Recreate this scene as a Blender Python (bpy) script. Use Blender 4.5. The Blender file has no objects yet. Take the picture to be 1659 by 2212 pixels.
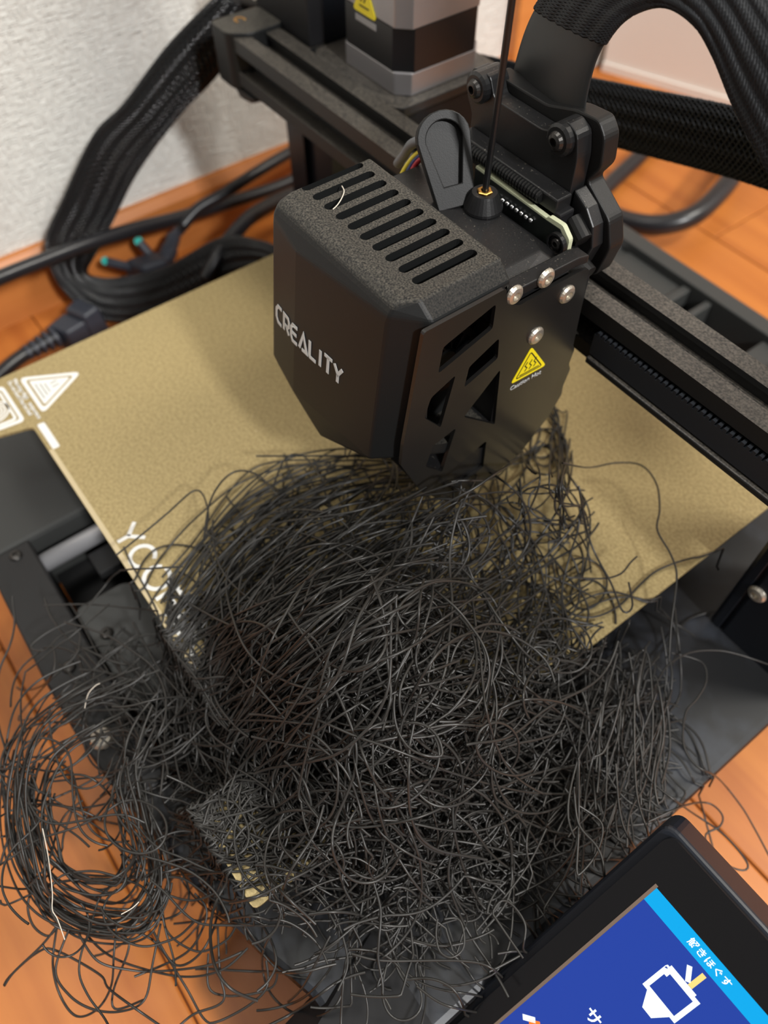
import bpy, bmesh, math, random
import numpy as np
from mathutils import Vector, Matrix
from mathutils.geometry import tessellate_polygon

S = 0.001                      # all coordinates below are millimetres
scene = bpy.context.scene
COL = scene.collection
rnd = random.Random(11)

# ------------------------------------------------------------------ camera
CAM = (282.667, -11.435, 237.685)
RX = (0.60196, 0.798517, -0.003772)
DN = (0.655728, -0.497004, -0.568338)
FW = (-0.455702, 0.339643, -0.822787)
FPX, IW, IH = 1696.67, 1659.0, 2212.0
cam = bpy.data.cameras.new('camera')
cam_o = bpy.data.objects.new('camera', cam)
COL.objects.link(cam_o)
cam.sensor_fit = 'VERTICAL'
cam.sensor_height = 36.0
cam.sensor_width = 27.0
cam.lens = 36.0 * FPX / IH
cam.clip_start = 0.005
cam.clip_end = 20
cam.dof.use_dof = True
cam.dof.focus_distance = 0.205
cam.dof.aperture_fstop = 10.5
m4 = Matrix(((RX[0], -DN[0], -FW[0], CAM[0] * S), (RX[1], -DN[1], -FW[1], CAM[1] * S),
             (RX[2], -DN[2], -FW[2], CAM[2] * S), (0, 0, 0, 1)))
cam_o.matrix_world = m4
scene.camera = cam_o

# ------------------------------------------------------------------ world, lights, exposure
w = bpy.data.worlds.new('room_light')
scene.world = w
w.use_nodes = True
w.node_tree.nodes['Background'].inputs[0].default_value = (1.0, 0.95, 0.90, 1)
w.node_tree.nodes['Background'].inputs[1].default_value = 0.20


def area(name, loc, target, size, power, color, sy=None):
    l = bpy.data.lights.new(name, 'AREA')
    l.shape = 'RECTANGLE'
    l.size = size
    l.size_y = sy or size
    l.energy = power
    l.color = color
    o = bpy.data.objects.new(name, l)
    COL.objects.link(o)
    o.location = loc
    d = Vector(target) - Vector(loc)
    o.rotation_euler = d.to_track_quat('-Z', 'Y').to_euler()
    return o


area('window_daylight', (1.70, 0.02, 1.36), (0.0, 0.1, 0.05), 0.16, 41, (1.0, 0.99, 0.98))
area('ceiling_lamp', (-0.35, -0.45, 1.9), (0.1, 0.1, 0.0), 0.7, 15, (1.0, 0.97, 0.91))
area('back_floor_fill', (0.75, 0.70, 1.25), (0.10, 0.42, -0.07), 0.3, 15, (1.0, 0.96, 0.88))  # added fill with no known source, brightens the far floor and door
scene.view_settings.view_transform = 'Standard'
scene.view_settings.look = 'None'
scene.view_settings.gamma = 1
scene.view_settings.use_curve_mapping = False
scene.view_settings.exposure = -0.10


# ------------------------------------------------------------------ materials
def srgb(r, g, b):
    f = lambda c: (c / 255 / 12.92) if c / 255 <= 0.04045 else ((c / 255 + 0.055) / 1.055) ** 2.4
    return (f(r), f(g), f(b), 1)


def mat(name, color, rough=0.5, metal=0.0, spec=0.5, noise=None, bump=None, dust=None, emit=None, coat=0.0):
    """noise=(scale, other colour, contrast lo, hi); bump=(scale,strength); dust=(scale, colour, lo, hi)"""
    m = bpy.data.materials.new(name)
    m.use_nodes = True
    nt = m.node_tree
    b = nt.nodes['Principled BSDF']
    b.inputs['Base Color'].default_value = color
    b.inputs['Roughness'].default_value = rough
    b.inputs['Metallic'].default_value = metal
    b.inputs['Specular IOR Level'].default_value = spec
    b.inputs['Coat Weight'].default_value = coat
    if emit:
        b.inputs['Emission Color'].default_value = emit[0]
        b.inputs['Emission Strength'].default_value = emit[1]
    tc = nt.nodes.new('ShaderNodeTexCoord')
    last = None

    def noise_fac(scale, lo, hi, detail=4):
        n = nt.nodes.new('ShaderNodeTexNoise')
        n.inputs['Scale'].default_value = scale
        n.inputs['Detail'].default_value = detail
        nt.links.new(tc.outputs['Object'], n.inputs['Vector'])
        r = nt.nodes.new('ShaderNodeMapRange')
        r.inputs['From Min'].default_value = lo
        r.inputs['From Max'].default_value = hi
        nt.links.new(n.outputs['Fac'], r.inputs['Value'])
        return r.outputs['Result']

    for spec_ in (noise, dust):
        if not spec_:
            continue
        sc, c2, lo, hi = spec_
        mx = nt.nodes.new('ShaderNodeMix')
        mx.data_type = 'RGBA'
        if last is None:
            mx.inputs['A'].default_value = color
        else:
            nt.links.new(last, mx.inputs['A'])
        mx.inputs['B'].default_value = c2
        f = noise_fac(sc, lo, hi)
        if spec_ is dust:           # dust lies on faces that look up
            g = nt.nodes.new('ShaderNodeNewGeometry')
            sx = nt.nodes.new('ShaderNodeSeparateXYZ')
            nt.links.new(g.outputs['Normal'], sx.inputs[0])
            mr = nt.nodes.new('ShaderNodeMapRange')
            mr.inputs['From Min'].default_value = 0.55
            mr.inputs['From Max'].default_value = 0.95
            nt.links.new(sx.outputs['Z'], mr.inputs['Value'])
            mu = nt.nodes.new('ShaderNodeMath')
            mu.operation = 'MULTIPLY'
            nt.links.new(f, mu.inputs[0])
            nt.links.new(mr.outputs['Result'], mu.inputs[1])
            f = mu.outputs[0]
        nt.links.new(f, mx.inputs['Factor'])
        last = mx.outputs['Result']
    if last is not None:
        nt.links.new(last, b.inputs['Base Color'])
    if bump:
        n = nt.nodes.new('ShaderNodeTexNoise')
        n.inputs['Scale'].default_value = bump[0]
        n.inputs['Detail'].default_value = 3
        nt.links.new(tc.outputs['Object'], n.inputs['Vector'])
        bp = nt.nodes.new('ShaderNodeBump')
        bp.inputs['Strength'].default_value = bump[1]
        bp.inputs['Distance'].default_value = 0.0004
        nt.links.new(n.outputs['Fac'], bp.inputs['Height'])
        nt.links.new(bp.outputs['Normal'], b.inputs['Normal'])
    return m


def wood(name, c1, c2, rough, axis):
    m = bpy.data.materials.new(name)
    m.use_nodes = True
    nt = m.node_tree
    b = nt.nodes['Principled BSDF']
    b.inputs['Roughness'].default_value = rough
    b.inputs['Coat Weight'].default_value = 0.04
    b.inputs['Specular IOR Level'].default_value = 0.35
    b.inputs['Coat Roughness'].default_value = 0.25
    tc = nt.nodes.new('ShaderNodeTexCoord')
    oi = nt.nodes.new('ShaderNodeObjectInfo')
    mp = nt.nodes.new('ShaderNodeMapping')
    mp.inputs['Scale'].default_value = (3, 60, 60) if axis == 'x' else (60, 3, 60)
    nt.links.new(tc.outputs['Object'], mp.inputs['Vector'])
    ad = nt.nodes.new('ShaderNodeVectorMath')
    ad.operation = 'ADD'
    nt.links.new(mp.outputs[0], ad.inputs[0])
    sc = nt.nodes.new('ShaderNodeVectorMath')
    sc.operation = 'SCALE'
    sc.inputs[0].default_value = (13, 7, 3)
    nt.links.new(oi.outputs['Random'], sc.inputs['Scale'])
    nt.links.new(sc.outputs[0], ad.inputs[1])
    n = nt.nodes.new('ShaderNodeTexNoise')
    n.inputs['Scale'].default_value = 1.0
    n.inputs['Detail'].default_value = 6
    n.inputs['Distortion'].default_value = 0.6
    nt.links.new(ad.outputs[0], n.inputs['Vector'])
    r = nt.nodes.new('ShaderNodeValToRGB')
    r.color_ramp.elements[0].position = 0.3
    r.color_ramp.elements[1].position = 0.72
    r.color_ramp.elements[0].color = c1
    r.color_ramp.elements[1].color = c2
    nt.links.new(n.outputs['Fac'], r.inputs['Fac'])
    nt.links.new(r.outputs['Color'], b.inputs['Base Color'])
    return m


def wallpaper(name, color):
    m = bpy.data.materials.new(name)
    m.use_nodes = True
    nt = m.node_tree
    b = nt.nodes['Principled BSDF']
    b.inputs['Base Color'].default_value = color
    b.inputs['Roughness'].default_value = 0.75
    tc = nt.nodes.new('ShaderNodeTexCoord')
    outs = []
    for scv in ((1, 100, 900), (1, 800, 140)):
        mp = nt.nodes.new('ShaderNodeMapping')
        mp.inputs['Scale'].default_value = scv
        nt.links.new(tc.outputs['Object'], mp.inputs['Vector'])
        n = nt.nodes.new('ShaderNodeTexNoise')
        n.inputs['Scale'].default_value = 1
        n.inputs['Detail'].default_value = 2
        nt.links.new(mp.outputs[0], n.inputs['Vector'])
        outs.append(n.outputs['Fac'])
    ad = nt.nodes.new('ShaderNodeMath')
    ad.operation = 'MAXIMUM'
    nt.links.new(outs[0], ad.inputs[0])
    nt.links.new(outs[1], ad.inputs[1])
    bp = nt.nodes.new('ShaderNodeBump')
    bp.inputs['Strength'].default_value = 1.0
    bp.inputs['Distance'].default_value = 0.0022
    nt.links.new(ad.outputs[0], bp.inputs['Height'])
    nt.links.new(bp.outputs['Normal'], b.inputs['Normal'])
    return m


DUST = srgb(120, 114, 104)
M = dict(
    wall=wallpaper('embossed_white_wallpaper', srgb(226, 226, 220)),
    door=mat('white_door', srgb(224, 218, 210), 0.35),
    base_wood=wood('baseboard_wood', srgb(178, 108, 54), srgb(200, 128, 68), 0.4, 'y'),
    trim=wood('trim_wood', srgb(196, 122, 60), srgb(214, 140, 74), 0.4, 'y'),
    plank=wood('floor_wood', srgb(164, 92, 38), srgb(194, 120, 54), 0.42, 'x'),
    subfloor=mat('floor_joint', srgb(96, 50, 20), 0.8),
    gold=mat('gold_textured_sheet', srgb(182, 163, 116), 0.42, 0.35, 0.5,
             noise=(900, srgb(160, 142, 98), 0.40, 0.62), bump=(2600, 0.18),
             dust=(420, srgb(232, 214, 176), 0.70, 0.82)),
    gold_edge=mat('sheet_edge', srgb(205, 188, 150), 0.45, 0.1),
    white_print=mat('white_print', srgb(236, 236, 232), 0.5),
    grey_print=mat('grey_print', srgb(150, 150, 140), 0.5),
    magnet=mat('black_magnet_sheet', srgb(24, 24, 25), 0.7),
    base=mat('grey_black_base_plastic', srgb(56, 57, 56), 0.42, spec=0.35, bump=(3500, 0.10)),
    base_dusty=mat('dusty_black_base_plastic', srgb(21, 22, 24), 0.46, bump=(3500, 0.10),
                   dust=(60, srgb(48, 52, 60), 0.48, 0.74)),
    base_dark=mat('black_base_metal', srgb(22, 22, 24), 0.5, spec=0.3),
    base_shaded=mat('shaded_base_plastic', srgb(30, 30, 31), 0.46, spec=0.35),  # base plastic for the front bar, shade falling there put into the colour
    pit=mat('black_pit', srgb(14, 14, 15), 0.6),
    alu=mat('black_anodised_profile', srgb(30, 30, 30), 0.42, 0.0, dust=(1300, srgb(96, 90, 82), 0.30, 0.80), bump=(4000, 0.05)),
    column=mat('dark_column_metal', srgb(28, 32, 40), 0.36, 0.2),
    belt=mat('black_rubber_belt', srgb(34, 37, 42), 0.55),
    chrome=mat('polished_steel', srgb(240, 240, 244), 0.34, 0.72),
    bolt=mat('nickel_bolt', srgb(205, 198, 184), 0.38, 0.85),
    black_bolt=mat('black_oxide_bolt', srgb(70, 68, 66), 0.3, 0.8),
    socket=mat('socket_shadow', srgb(18, 18, 18), 0.6),
    silver=mat('brushed_motor_silver', srgb(158, 156, 158), 0.42, 0.75, bump=(5000, 0.1)),
    motor_black=mat('motor_black', srgb(20, 20, 22), 0.35),
    yellow=mat('yellow_sticker', srgb(240, 222, 20), 0.4),
    sticker_black=mat('black_ink', srgb(20, 20, 16), 0.5),
    sticker_grey=mat('grey_label_print', srgb(150, 150, 150), 0.5),
    cover=mat('matte_charcoal_cover', srgb(27, 28, 28), 0.44, spec=0.26, bump=(4500, 0.08), dust=(2000, srgb(104, 99, 90), 0.36, 0.78)),
    plate=mat('black_brown_side_plate', srgb(30, 29, 28), 0.30, bump=(5000, 0.05)),
    body=mat('black_extruder_body', srgb(24, 24, 25), 0.40, bump=(3500, 0.1), dust=(1400, DUST, 0.64, 0.80)),
    logo=mat('light_grey_logo', srgb(205, 210, 210), 0.5),
    brass=mat('brass', srgb(226, 174, 96), 0.28, 1.0),
    pcb=mat('circuit_board_edge', srgb(196, 200, 168), 0.6),
    pcb_face=mat('circuit_board_black', srgb(22, 26, 24), 0.4),
    solder=mat('solder', srgb(225, 225, 225), 0.2, 1.0),
    lever=mat('charcoal_lever', srgb(17, 17, 17), 0.5, spec=0.35, bump=(3000, 0.1)),
    strap=mat('smooth_black_wrap', srgb(38, 39, 39), 0.42),
    braid=mat('braided_sleeve_thread', srgb(18, 20, 22), 0.22, spec=0.7),
    braid_matt=mat('matt_braided_thread', srgb(30, 32, 35), 0.55, spec=0.3),
    braid_core=mat('sleeve_core', srgb(12, 12, 13), 0.75),
    cord=mat('black_cord', srgb(30, 30, 33), 0.32),
    plug=mat('grey_black_plug', srgb(46, 49, 58), 0.45),
    cyan_dot=mat('turquoise_plug_mark', srgb(40, 170, 160), 0.5),
    wire_y=mat('yellow_wire', srgb(225, 205, 60), 0.4),
    wire_b=mat('blue_wire', srgb(30, 45, 100), 0.4),
    wire_r=mat('red_wire', srgb(170, 40, 50), 0.4),
    wire_g=mat('grey_wire_sleeve', srgb(110, 112, 116), 0.5),
    strand=mat('black_extruded_plastic', srgb(45, 44, 42), 0.38, spec=0.45),
    filament=mat('black_filament', srgb(22, 22, 23), 0.34),
    lint=mat('white_lint', srgb(215, 205, 190), 0.8),
    bezel=mat('black_display_glass', srgb(20, 20, 22), 0.22),
    bezel_side=mat('blue_black_display_frame', srgb(26, 30, 38), 0.35),
    ui_blue=mat('screen_blue', (0, 0, 0, 1), 0.3, emit=(srgb(38, 72, 176), 0.95)),
    ui_cyan=mat('screen_cyan', (0, 0, 0, 1), 0.3, emit=(srgb(0, 180, 250), 1.0)),
    ui_white=mat('screen_white', (0, 0, 0, 1), 0.3, emit=(srgb(245, 255, 255), 1.3)),
    ui_yellow=mat('screen_yellow', (0, 0, 0, 1), 0.3, emit=(srgb(255, 220, 130), 1.2)),
    ui_orange=mat('screen_orange', (0, 0, 0, 1), 0.3, emit=(srgb(255, 130, 40), 1.2)),
    frame_warm=mat('screen_rim', srgb(120, 104, 92), 0.4),
)


# ------------------------------------------------------------------ object helpers
def tag(o, label, cat, group=None, kind=None):
    if label:
        o['label'] = label
    if cat:
        o['category'] = cat
    if group:
        o['group'] = group
    if kind:
        o['kind'] = kind
    return o


def thing(name, loc, label, cat, group=None):
    o = bpy.data.objects.new(name, None)
    o.empty_display_size = 0.01
    COL.objects.link(o)
    o.location = [c * S for c in loc]
    tag(o, label, cat, group)
    return o


def link(name, me, material=None, parent=None, smooth=False):
    if material is not None and len(me.materials) == 0:
        me.materials.append(material)
    if smooth:
        me.polygons.foreach_set('use_smooth', [True] * len(me.polygons))
    o = bpy.data.objects.new(name, me)
    COL.objects.link(o)
    if parent is not None:
        o.parent = parent
        # vertices are in world millimetres: undo the parents' offsets
        off = Vector((0, 0, 0))
        p = parent
        while p is not None:
            off += p.location
            p = p.parent
        o.location = -off
    return o


class MB:
    def __init__(self):
        self.v, self.f = [], []

    def add(self, vs, fs):
        b = len(self.v)
        self.v += [tuple(p) for p in vs]
        self.f += [tuple(b + i for i in f) for f in fs]
        return self

    def box(self, x0, x1, y0, y1, z0, z1):
        vs = [(x, y, z) for x in (x0, x1) for y in (y0, y1) for z in (z0, z1)]
        return self.add(vs, [(0, 1, 3, 2), (4, 6, 7, 5), (0, 4, 5, 1), (2, 3, 7, 6), (0, 2, 6, 4), (1, 5, 7, 3)])

    def prism(self, outer, a, b, fn, holes=()):
        """2-D polygon with holes pushed from a to b; fn(u,v,w)->xyz"""
        loops = [list(outer)] + [list(h) for h in holes]
        flat = [p for l in loops for p in l]
        tris = tessellate_polygon([[Vector((p[0], p[1], 0)) for p in l] for l in loops])
        n = len(flat)
        vs = [fn(p[0], p[1], a) for p in flat] + [fn(p[0], p[1], b) for p in flat]
        fs = [tuple(t) for t in tris] + [tuple(n + i for i in reversed(t)) for t in tris]
        k = 0
        for l in loops:
            m = len(l)
            for i in range(m):
                j = (i + 1) % m
                fs.append((k + i, k + j, n + k + j, n + k + i))
            k += m
        return self.add(vs, fs)

    def tube(self, pts, r, n=8, caps=True, ry=None, up=(0, 0, 1)):
        pts = np.array(pts, float)
        T = np.gradient(pts, axis=0)
        T /= np.linalg.norm(T, axis=1)[:, None] + 1e-12
        rr = np.full(len(pts), r, float) if np.isscalar(r) else np.array(r, float)
        r2 = rr if ry is None else np.full(len(pts), ry, float)
        u = np.cross(T[0], up)
        if np.linalg.norm(u) < 1e-6:
            u = np.cross(T[0], (1, 0, 0))
        u /= np.linalg.norm(u)
        vs = []
        for i in range(len(pts)):
            u = u - T[i] * np.dot(u, T[i])
            u /= np.linalg.norm(u)
            v = np.cross(T[i], u)
            for k in range(n):
                a = 2 * math.pi * k / n
                vs.append(pts[i] + rr[i] * math.cos(a) * u + r2[i] * math.sin(a) * v)
        fs = []
        for i in range(len(pts) - 1):
            for k in range(n):
                k2 = (k + 1) % n
                fs.append((i * n + k, i * n + k2, (i + 1) * n + k2, (i + 1) * n + k))
        if caps:
            fs.append(tuple(reversed(range(n))))
            fs.append(tuple((len(pts) - 1) * n + k for k in range(n)))
        return self.add(vs, fs)

    def lathe(self, prof, origin, axis, n=20, cap=True):
        """prof: (radius, height) list along axis"""
        ax = np.array(axis, float)
        ax /= np.linalg.norm(ax)
        u = np.cross(ax, (0.31, 0.52, 0.77))
        u /= np.linalg.norm(u)
        v = np.cross(ax, u)
        vs = []
        for r, h in prof:
            for k in range(n):
                a = 2 * math.pi * k / n
                vs.append(np.array(origin) + ax * h + r * (math.cos(a) * u + math.sin(a) * v))
        fs = []
        for i in range(len(prof) - 1):
            for k in range(n):
                k2 = (k + 1) % n
                fs.append((i * n + k, i * n + k2, (i + 1) * n + k2, (i + 1) * n + k))
        if cap:
            fs.append(tuple(reversed(range(n))))
            fs.append(tuple((len(prof) - 1) * n + k for k in range(n)))
        return self.add(vs, fs)

    def mesh(self, name='mesh', bevel=0, seg=2, angle=30):
        me = bpy.data.meshes.new(name)
        me.from_pydata([(p[0] * S, p[1] * S, p[2] * S) for p in self.v], [], self.f)
        bm = bmesh.new()
        bm.from_mesh(me)
        bmesh.ops.recalc_face_normals(bm, faces=bm.faces)
        if bevel:
            es = [e for e in bm.edges if len(e.link_faces) == 2 and e.calc_face_angle(0) > math.radians(angle)]
            bmesh.ops.bevel(bm, geom=es, offset=bevel * S, segments=seg, affect='EDGES', profile=0.5)
        bm.to_mesh(me)
        bm.free()
        me.update()
        return me

    def build(self, name, material, parent=None, bevel=0, smooth=False, seg=2, label=None, kind=None):
        o = link(name, self.mesh(name, bevel, seg), material, parent, smooth)
        if label:
            o['label'] = label
        if kind:
            o['kind'] = kind
        return o


def XY(u, v, w_):
    return (u, v, w_)


def YZ(u, v, w_):
    return (w_, u, v)


def XZ(u, v, w_):
    return (u, w_, v)


def hull(pts):
    bm = bmesh.new()
    for p in pts:
        bm.verts.new([c * S for c in p])
    r = bmesh.ops.convex_hull(bm, input=bm.verts)
    dead = [g for g in r['geom_interior'] if isinstance(g, bmesh.types.BMVert)]
    bmesh.ops.delete(bm, geom=dead, context='VERTS')
    bmesh.ops.dissolve_limit(bm, angle_limit=math.radians(1.0), verts=bm.verts, edges=bm.edges)
    return bm


def bm_build(bm, name, material, parent, bevel=0, seg=3, smooth=False):
    bmesh.ops.recalc_face_normals(bm, faces=bm.faces)
    if bevel:
        es = [e for e in bm.edges if len(e.link_faces) == 2 and e.calc_face_angle(0) > math.radians(12)]
        bmesh.ops.bevel(bm, geom=es, offset=bevel * S, segments=seg, affect='EDGES', profile=0.5, clamp_overlap=True)
    me = bpy.data.meshes.new(name)
    bm.to_mesh(me)
    bm.free()
    return link(name, me, material, parent, smooth)


def subtract(o, cutters):
    for c in cutters:
        md = o.modifiers.new('cut', 'BOOLEAN')
        md.operation = 'DIFFERENCE'
        md.object = c
        md.solver = 'EXACT'
    dg = bpy.context.evaluated_depsgraph_get()
    dg.update()
    me = bpy.data.meshes.new_from_object(o.evaluated_get(dg))
    o.modifiers.clear()
    o.data = me
    for c in cutters:
        bpy.data.objects.remove(c)


def text(body, origin, u, v, size, name, material, parent, ext=0.05, sx=1.0, bold=0.0, align='LEFT'):
    cu = bpy.data.curves.new(name, 'FONT')
    cu.body = body
    cu.size = 1.0
    cu.extrude = 0
    cu.offset = bold
    cu.align_x = align
    cu.resolution_u = 3
    t = bpy.data.objects.new(name, cu)
    COL.objects.link(t)
    dg = bpy.context.evaluated_depsgraph_get()
    me = bpy.data.meshes.new_from_object(t.evaluated_get(dg))
    bpy.data.objects.remove(t)
    u = np.array(u, float) / np.linalg.norm(u)
    v = np.array(v, float) / np.linalg.norm(v)
    n = np.cross(u, v)
    co = np.zeros(len(me.vertices) * 3)
    me.vertices.foreach_get('co', co)
    co = co.reshape(-1, 3)
    P = np.array(origin) + co[:, :1] * size * sx * u + co[:, 1:2] * size * v
    bm = bmesh.new()
    me.vertices.foreach_set('co', (P * S).ravel())
    bm.from_mesh(me)
    r = bmesh.ops.extrude_face_region(bm, geom=bm.faces[:])
    for g in r['geom']:
        if isinstance(g, bmesh.types.BMVert):
            g.co += Vector(n) * ext * S
    bmesh.ops.recalc_face_normals(bm, faces=bm.faces)
    bm.to_mesh(me)
    bm.free()
    me.materials.clear()
    return link(name, me, material, parent)


def strokes(lines, fn, wd, h):
    """flat raised strokes; lines of 2-D points; fn(u,v,w)->xyz"""
    mb = MB()
    for ln in lines:
        P = np.array(ln, float)
        n = len(P)
        L, Rr = [], []
        for i in range(n):
            d0 = P[i] - P[i - 1] if i > 0 else P[1] - P[0]
            d1 = P[i + 1] - P[i] if i < n - 1 else P[-1] - P[-2]
            d0 = d0 / (np.linalg.norm(d0) + 1e-9)
            d1 = d1 / (np.linalg.norm(d1) + 1e-9)
            t = d0 + d1
            t /= np.linalg.norm(t) + 1e-9
            nn = np.array((-t[1], t[0]))
            k = wd / 2 / max(0.45, abs(np.dot(nn, (-d1[1], d1[0]))))
            L.append(P[i] + nn * k)
            Rr.append(P[i] - nn * k)
        mb.prism(L + Rr[::-1], 0, h, fn)
    return mb


def spline(pts, n_per=8, closed=False):
    P = np.array(pts, float)
    out = []
    m = len(P)
    for i in range(m - 1):
        p0 = P[max(i - 1, 0)]
        p1, p2 = P[i], P[i + 1]
        p3 = P[min(i + 2, m - 1)]
        for k in range(n_per):
            t = k / n_per
            out.append(0.5 * ((2 * p1) + (-p0 + p2) * t + (2 * p0 - 5 * p1 + 4 * p2 - p3) * t * t +
                              (-p0 + 3 * p1 - 3 * p2 + p3) * t ** 3))
    out.append(P[-1])
    return np.array(out)


def stadium(cx, y0, y1, r, n=6):
    pts = []
    for k in range(n + 1):
        a = math.pi * k / n
        pts.append((cx + r * math.cos(a), y1 - r + r * math.sin(a)))
    for k in range(n + 1):
        a = math.pi + math.pi * k / n
        pts.append((cx + r * math.cos(a), y0 + r + r * math.sin(a)))
    return pts


def rounded(poly, r, n=4):
    out = []
    m = len(poly)
    for i in range(m):
        p, a, b = np.array(poly[i], float), np.array(poly[i - 1], float), np.array(poly[(i + 1) % m], float)
        da, db = a - p, b - p
        la, lb = np.linalg.norm(da), np.linalg.norm(db)
        rr = min(r, la * 0.45, lb * 0.45)
        A, B = p + da / la * rr, p + db / lb * rr
        for k in range(n + 1):
            t = k / n
            out.append(tuple((1 - t) ** 2 * A + 2 * t * (1 - t) * p + t * t * B))
    return out


def bolt(name, p, axis, r, parent, material, h=1.4, n=20):
    """button head screw with a hex socket; p = centre of the underside"""
    o = MB().lathe([(r, 0), (r * 0.98, h * 0.35), (r * 0.8, h * 0.8), (r * 0.5, h), (r * 0.42, h), (r * 0.40, h * 0.35)],
                   p, axis, n).build(name, material, parent, smooth=False)
    return o


# ------------------------------------------------------------------ the room
FZ = -75.0
o = MB().box(-140, 800, -420, 760, FZ - 14, FZ - 1.2).build('floor', M['subfloor'])
tag(o, None, None, kind='structure')
floor = o
edges = [-433 + 94 * k for k in range(13)]
for i, y0 in enumerate(edges[:-1]):
    y1 = min(y0 + 94, 760)
    y0 = max(y0, -419)
    cuts = [-133] + [c for c in ((67, 560), (-40, 380), (250, 700))[i % 3]] + [800]
    for a, b in zip(cuts[:-1], cuts[1:]):
        MB().box(a + 0.25, b - 0.25, y0 + 0.25, y1 - 0.25, FZ - 1.2, FZ).build('floor_plank', M['plank'], floor, bevel=0.9, seg=2)

WX = -133.4
o = MB().box(WX - 12, WX, -420, 760, FZ, 900).build('wall_left', M['wall'])
tag(o, None, None, kind='structure')
o = MB().prism([(WX, FZ), (WX + 7, FZ), (WX + 7, FZ + 33), (WX + 4, FZ + 37.5), (WX, FZ + 37.5)], -420, 408,
               lambda u, v, w_: (u, w_, v)).build('baseboard_left', M['base_wood'])
tag(o, None, None, kind='structure')
o = MB().box(WX, WX + 10, 408, 445, FZ, 900).build('trim_1', M['trim'], bevel=1)
tag(o, None, None, kind='structure')
# far white door standing at an angle, floor line measured from the photograph
dx, dy = 108.0, 40.0
ln = math.hypot(dx, dy)
dx, dy = dx / ln, dy / ln
ox, oy = -122.0, 512.0


def DOOR(u, v, w_):
    return (ox + dx * u - dy * w_, oy + dy * u + dx * w_, v)


d = MB().prism([(-4, FZ + 6), (760, FZ + 6), (760, 1200), (-4, 1200)], 0, 30, DOOR).build('door_1', M['door'])
tag(d, None, None, kind='structure')
MB().prism([(-4, FZ), (760, FZ), (760, FZ + 6), (-4, FZ + 6)], -2, 30, DOOR).build('kick_strip', M['door'], d)
for a, b in ((60, 330), (400, 690)):
    MB().prism([(a, 30), (b, 30), (b, 800), (a, 800)], -3, 0, DOOR).build('door_panel', M['door'], d, bevel=1.5)
MB().lathe([(8, 0), (8, 10), (20, 14), (22, 24), (16, 30), (4, 31)], DOOR(715, 640, 0), (dy, -dx, 0)).build(
    'door_knob', M['chrome'], d, smooth=True)

# ------------------------------------------------------------------ printer base
base = thing('printer_base', (117.5, 140, -75),
             'low grey-black printer base with a bowed front edge, lying on the wooden floor', 'printer base')
# outline: bow front
front = [(-52, -18), (-20, -30), (30, -39), (75, -42.5), (117, -43.5), (145, -42.8), (171, -40.3), (190, -37.5),
         (210, -34.3), (226, -30.8), (240, -27), (257, -21.5)]
lo = -68
# left body
MB().prism([(-4, -33), (12, -36.5), (30, -39), (58, -41.5), (58, 322), (-4, 322)], lo, -30, XY).build(
    'left_body', M['base'], base, bevel=2)
# right body with its front corner
MB().prism([(177, -39.6), (190, -37.5), (210, -34.3), (226, -30.8), (240, -27), (257, -21.5), (261, -21),
            (287.5, -21), (287.5, 322), (177, 322)], lo, -30, XY).build('right_body', M['base_dusty'], base, bevel=2.6)
MB().box(-54, 0, 172, 222, lo, -31).build('cross_foot', M['base'], base, bevel=2)
# front bar
MB().prism([(58, -41.5), (75, -42.5), (117, -43.5), (145, -42.8), (177, -39.6), (177, -24), (58, -24)], lo, -30, XY).build(
    'front_bar', M['base_shaded'], base, bevel=1)
MB().prism(rounded([(98, -22.6), (150, -22.6), (150, 4), (104, 4), (98, -2)], 3), -62, -31.5, XY).build(
    'belt_tensioner_block', M['base'], base, bevel=0.8)
MB().box(58, 177, -23, 284, lo, -60).build('pit_floor', M['pit'], base)
# rear frame with recess and openings
rear = MB()
rear.box(58, 177, 312, 322, lo, -30)
rear.box(58, 177, 282, 288, lo, -34)
rear.box(58, 74, 288, 312, lo, -36)
rear.box(74, 112, 282, 312, lo, -35)
rear.box(112, 117, 288, 312, lo, -33)
rear.box(127, 131, 284, 312, lo, -33)
rear.box(163, 177, 288, 312, lo, -34)
rear.build('rear_frame', M['base'], base, bevel=0.8)
MB().box(117, 127, 289, 311, lo, -47).build('idler_recess', M['base_dark'], base)
MB().lathe([(4.5, 0), (4.5, 7), (2, 7.2)], (122, 298, -47), (0, 0, 1)).build('idler_pulley', M['silver'], base)
MB().box(119, 126, 293, 294.2, -47, -36).build('idler_tab', M['silver'], base)
for x in (65.5, 169.5):
    MB().tube([(x, -26, -39), (x, 312, -39)], 4.0, 20).build('guide_rod', M['chrome'], base, smooth=True)
for p in ((62.5, -31, -30), (115, -17, -31.5), (120, -34, -30), (190, -26, -30)):
    bolt('black_screw', p, (0, 0, 1), 2.6, base, M['black_bolt'], 1.2)
bolt('steel_knob', (151.5, -36, -30), (0, 0, 1), 4.2, base, M['bolt'], 2.2)
# display bracket, a sloped arm at the front right corner
bm = hull([(255.5, 3, -29.2), (269, -17, -28.4), (275, -50, -28.4), (257.5, -20, -35), (260.5, -50, -41), (288, 3, -29.2), (288, -50, -28.4),
           (257.5, -20, lo), (288, 3, lo), (288, -50, lo), (260.5, -50, lo)])
bm_build(bm, 'display_bracket', M['base_dark'], base)
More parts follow.
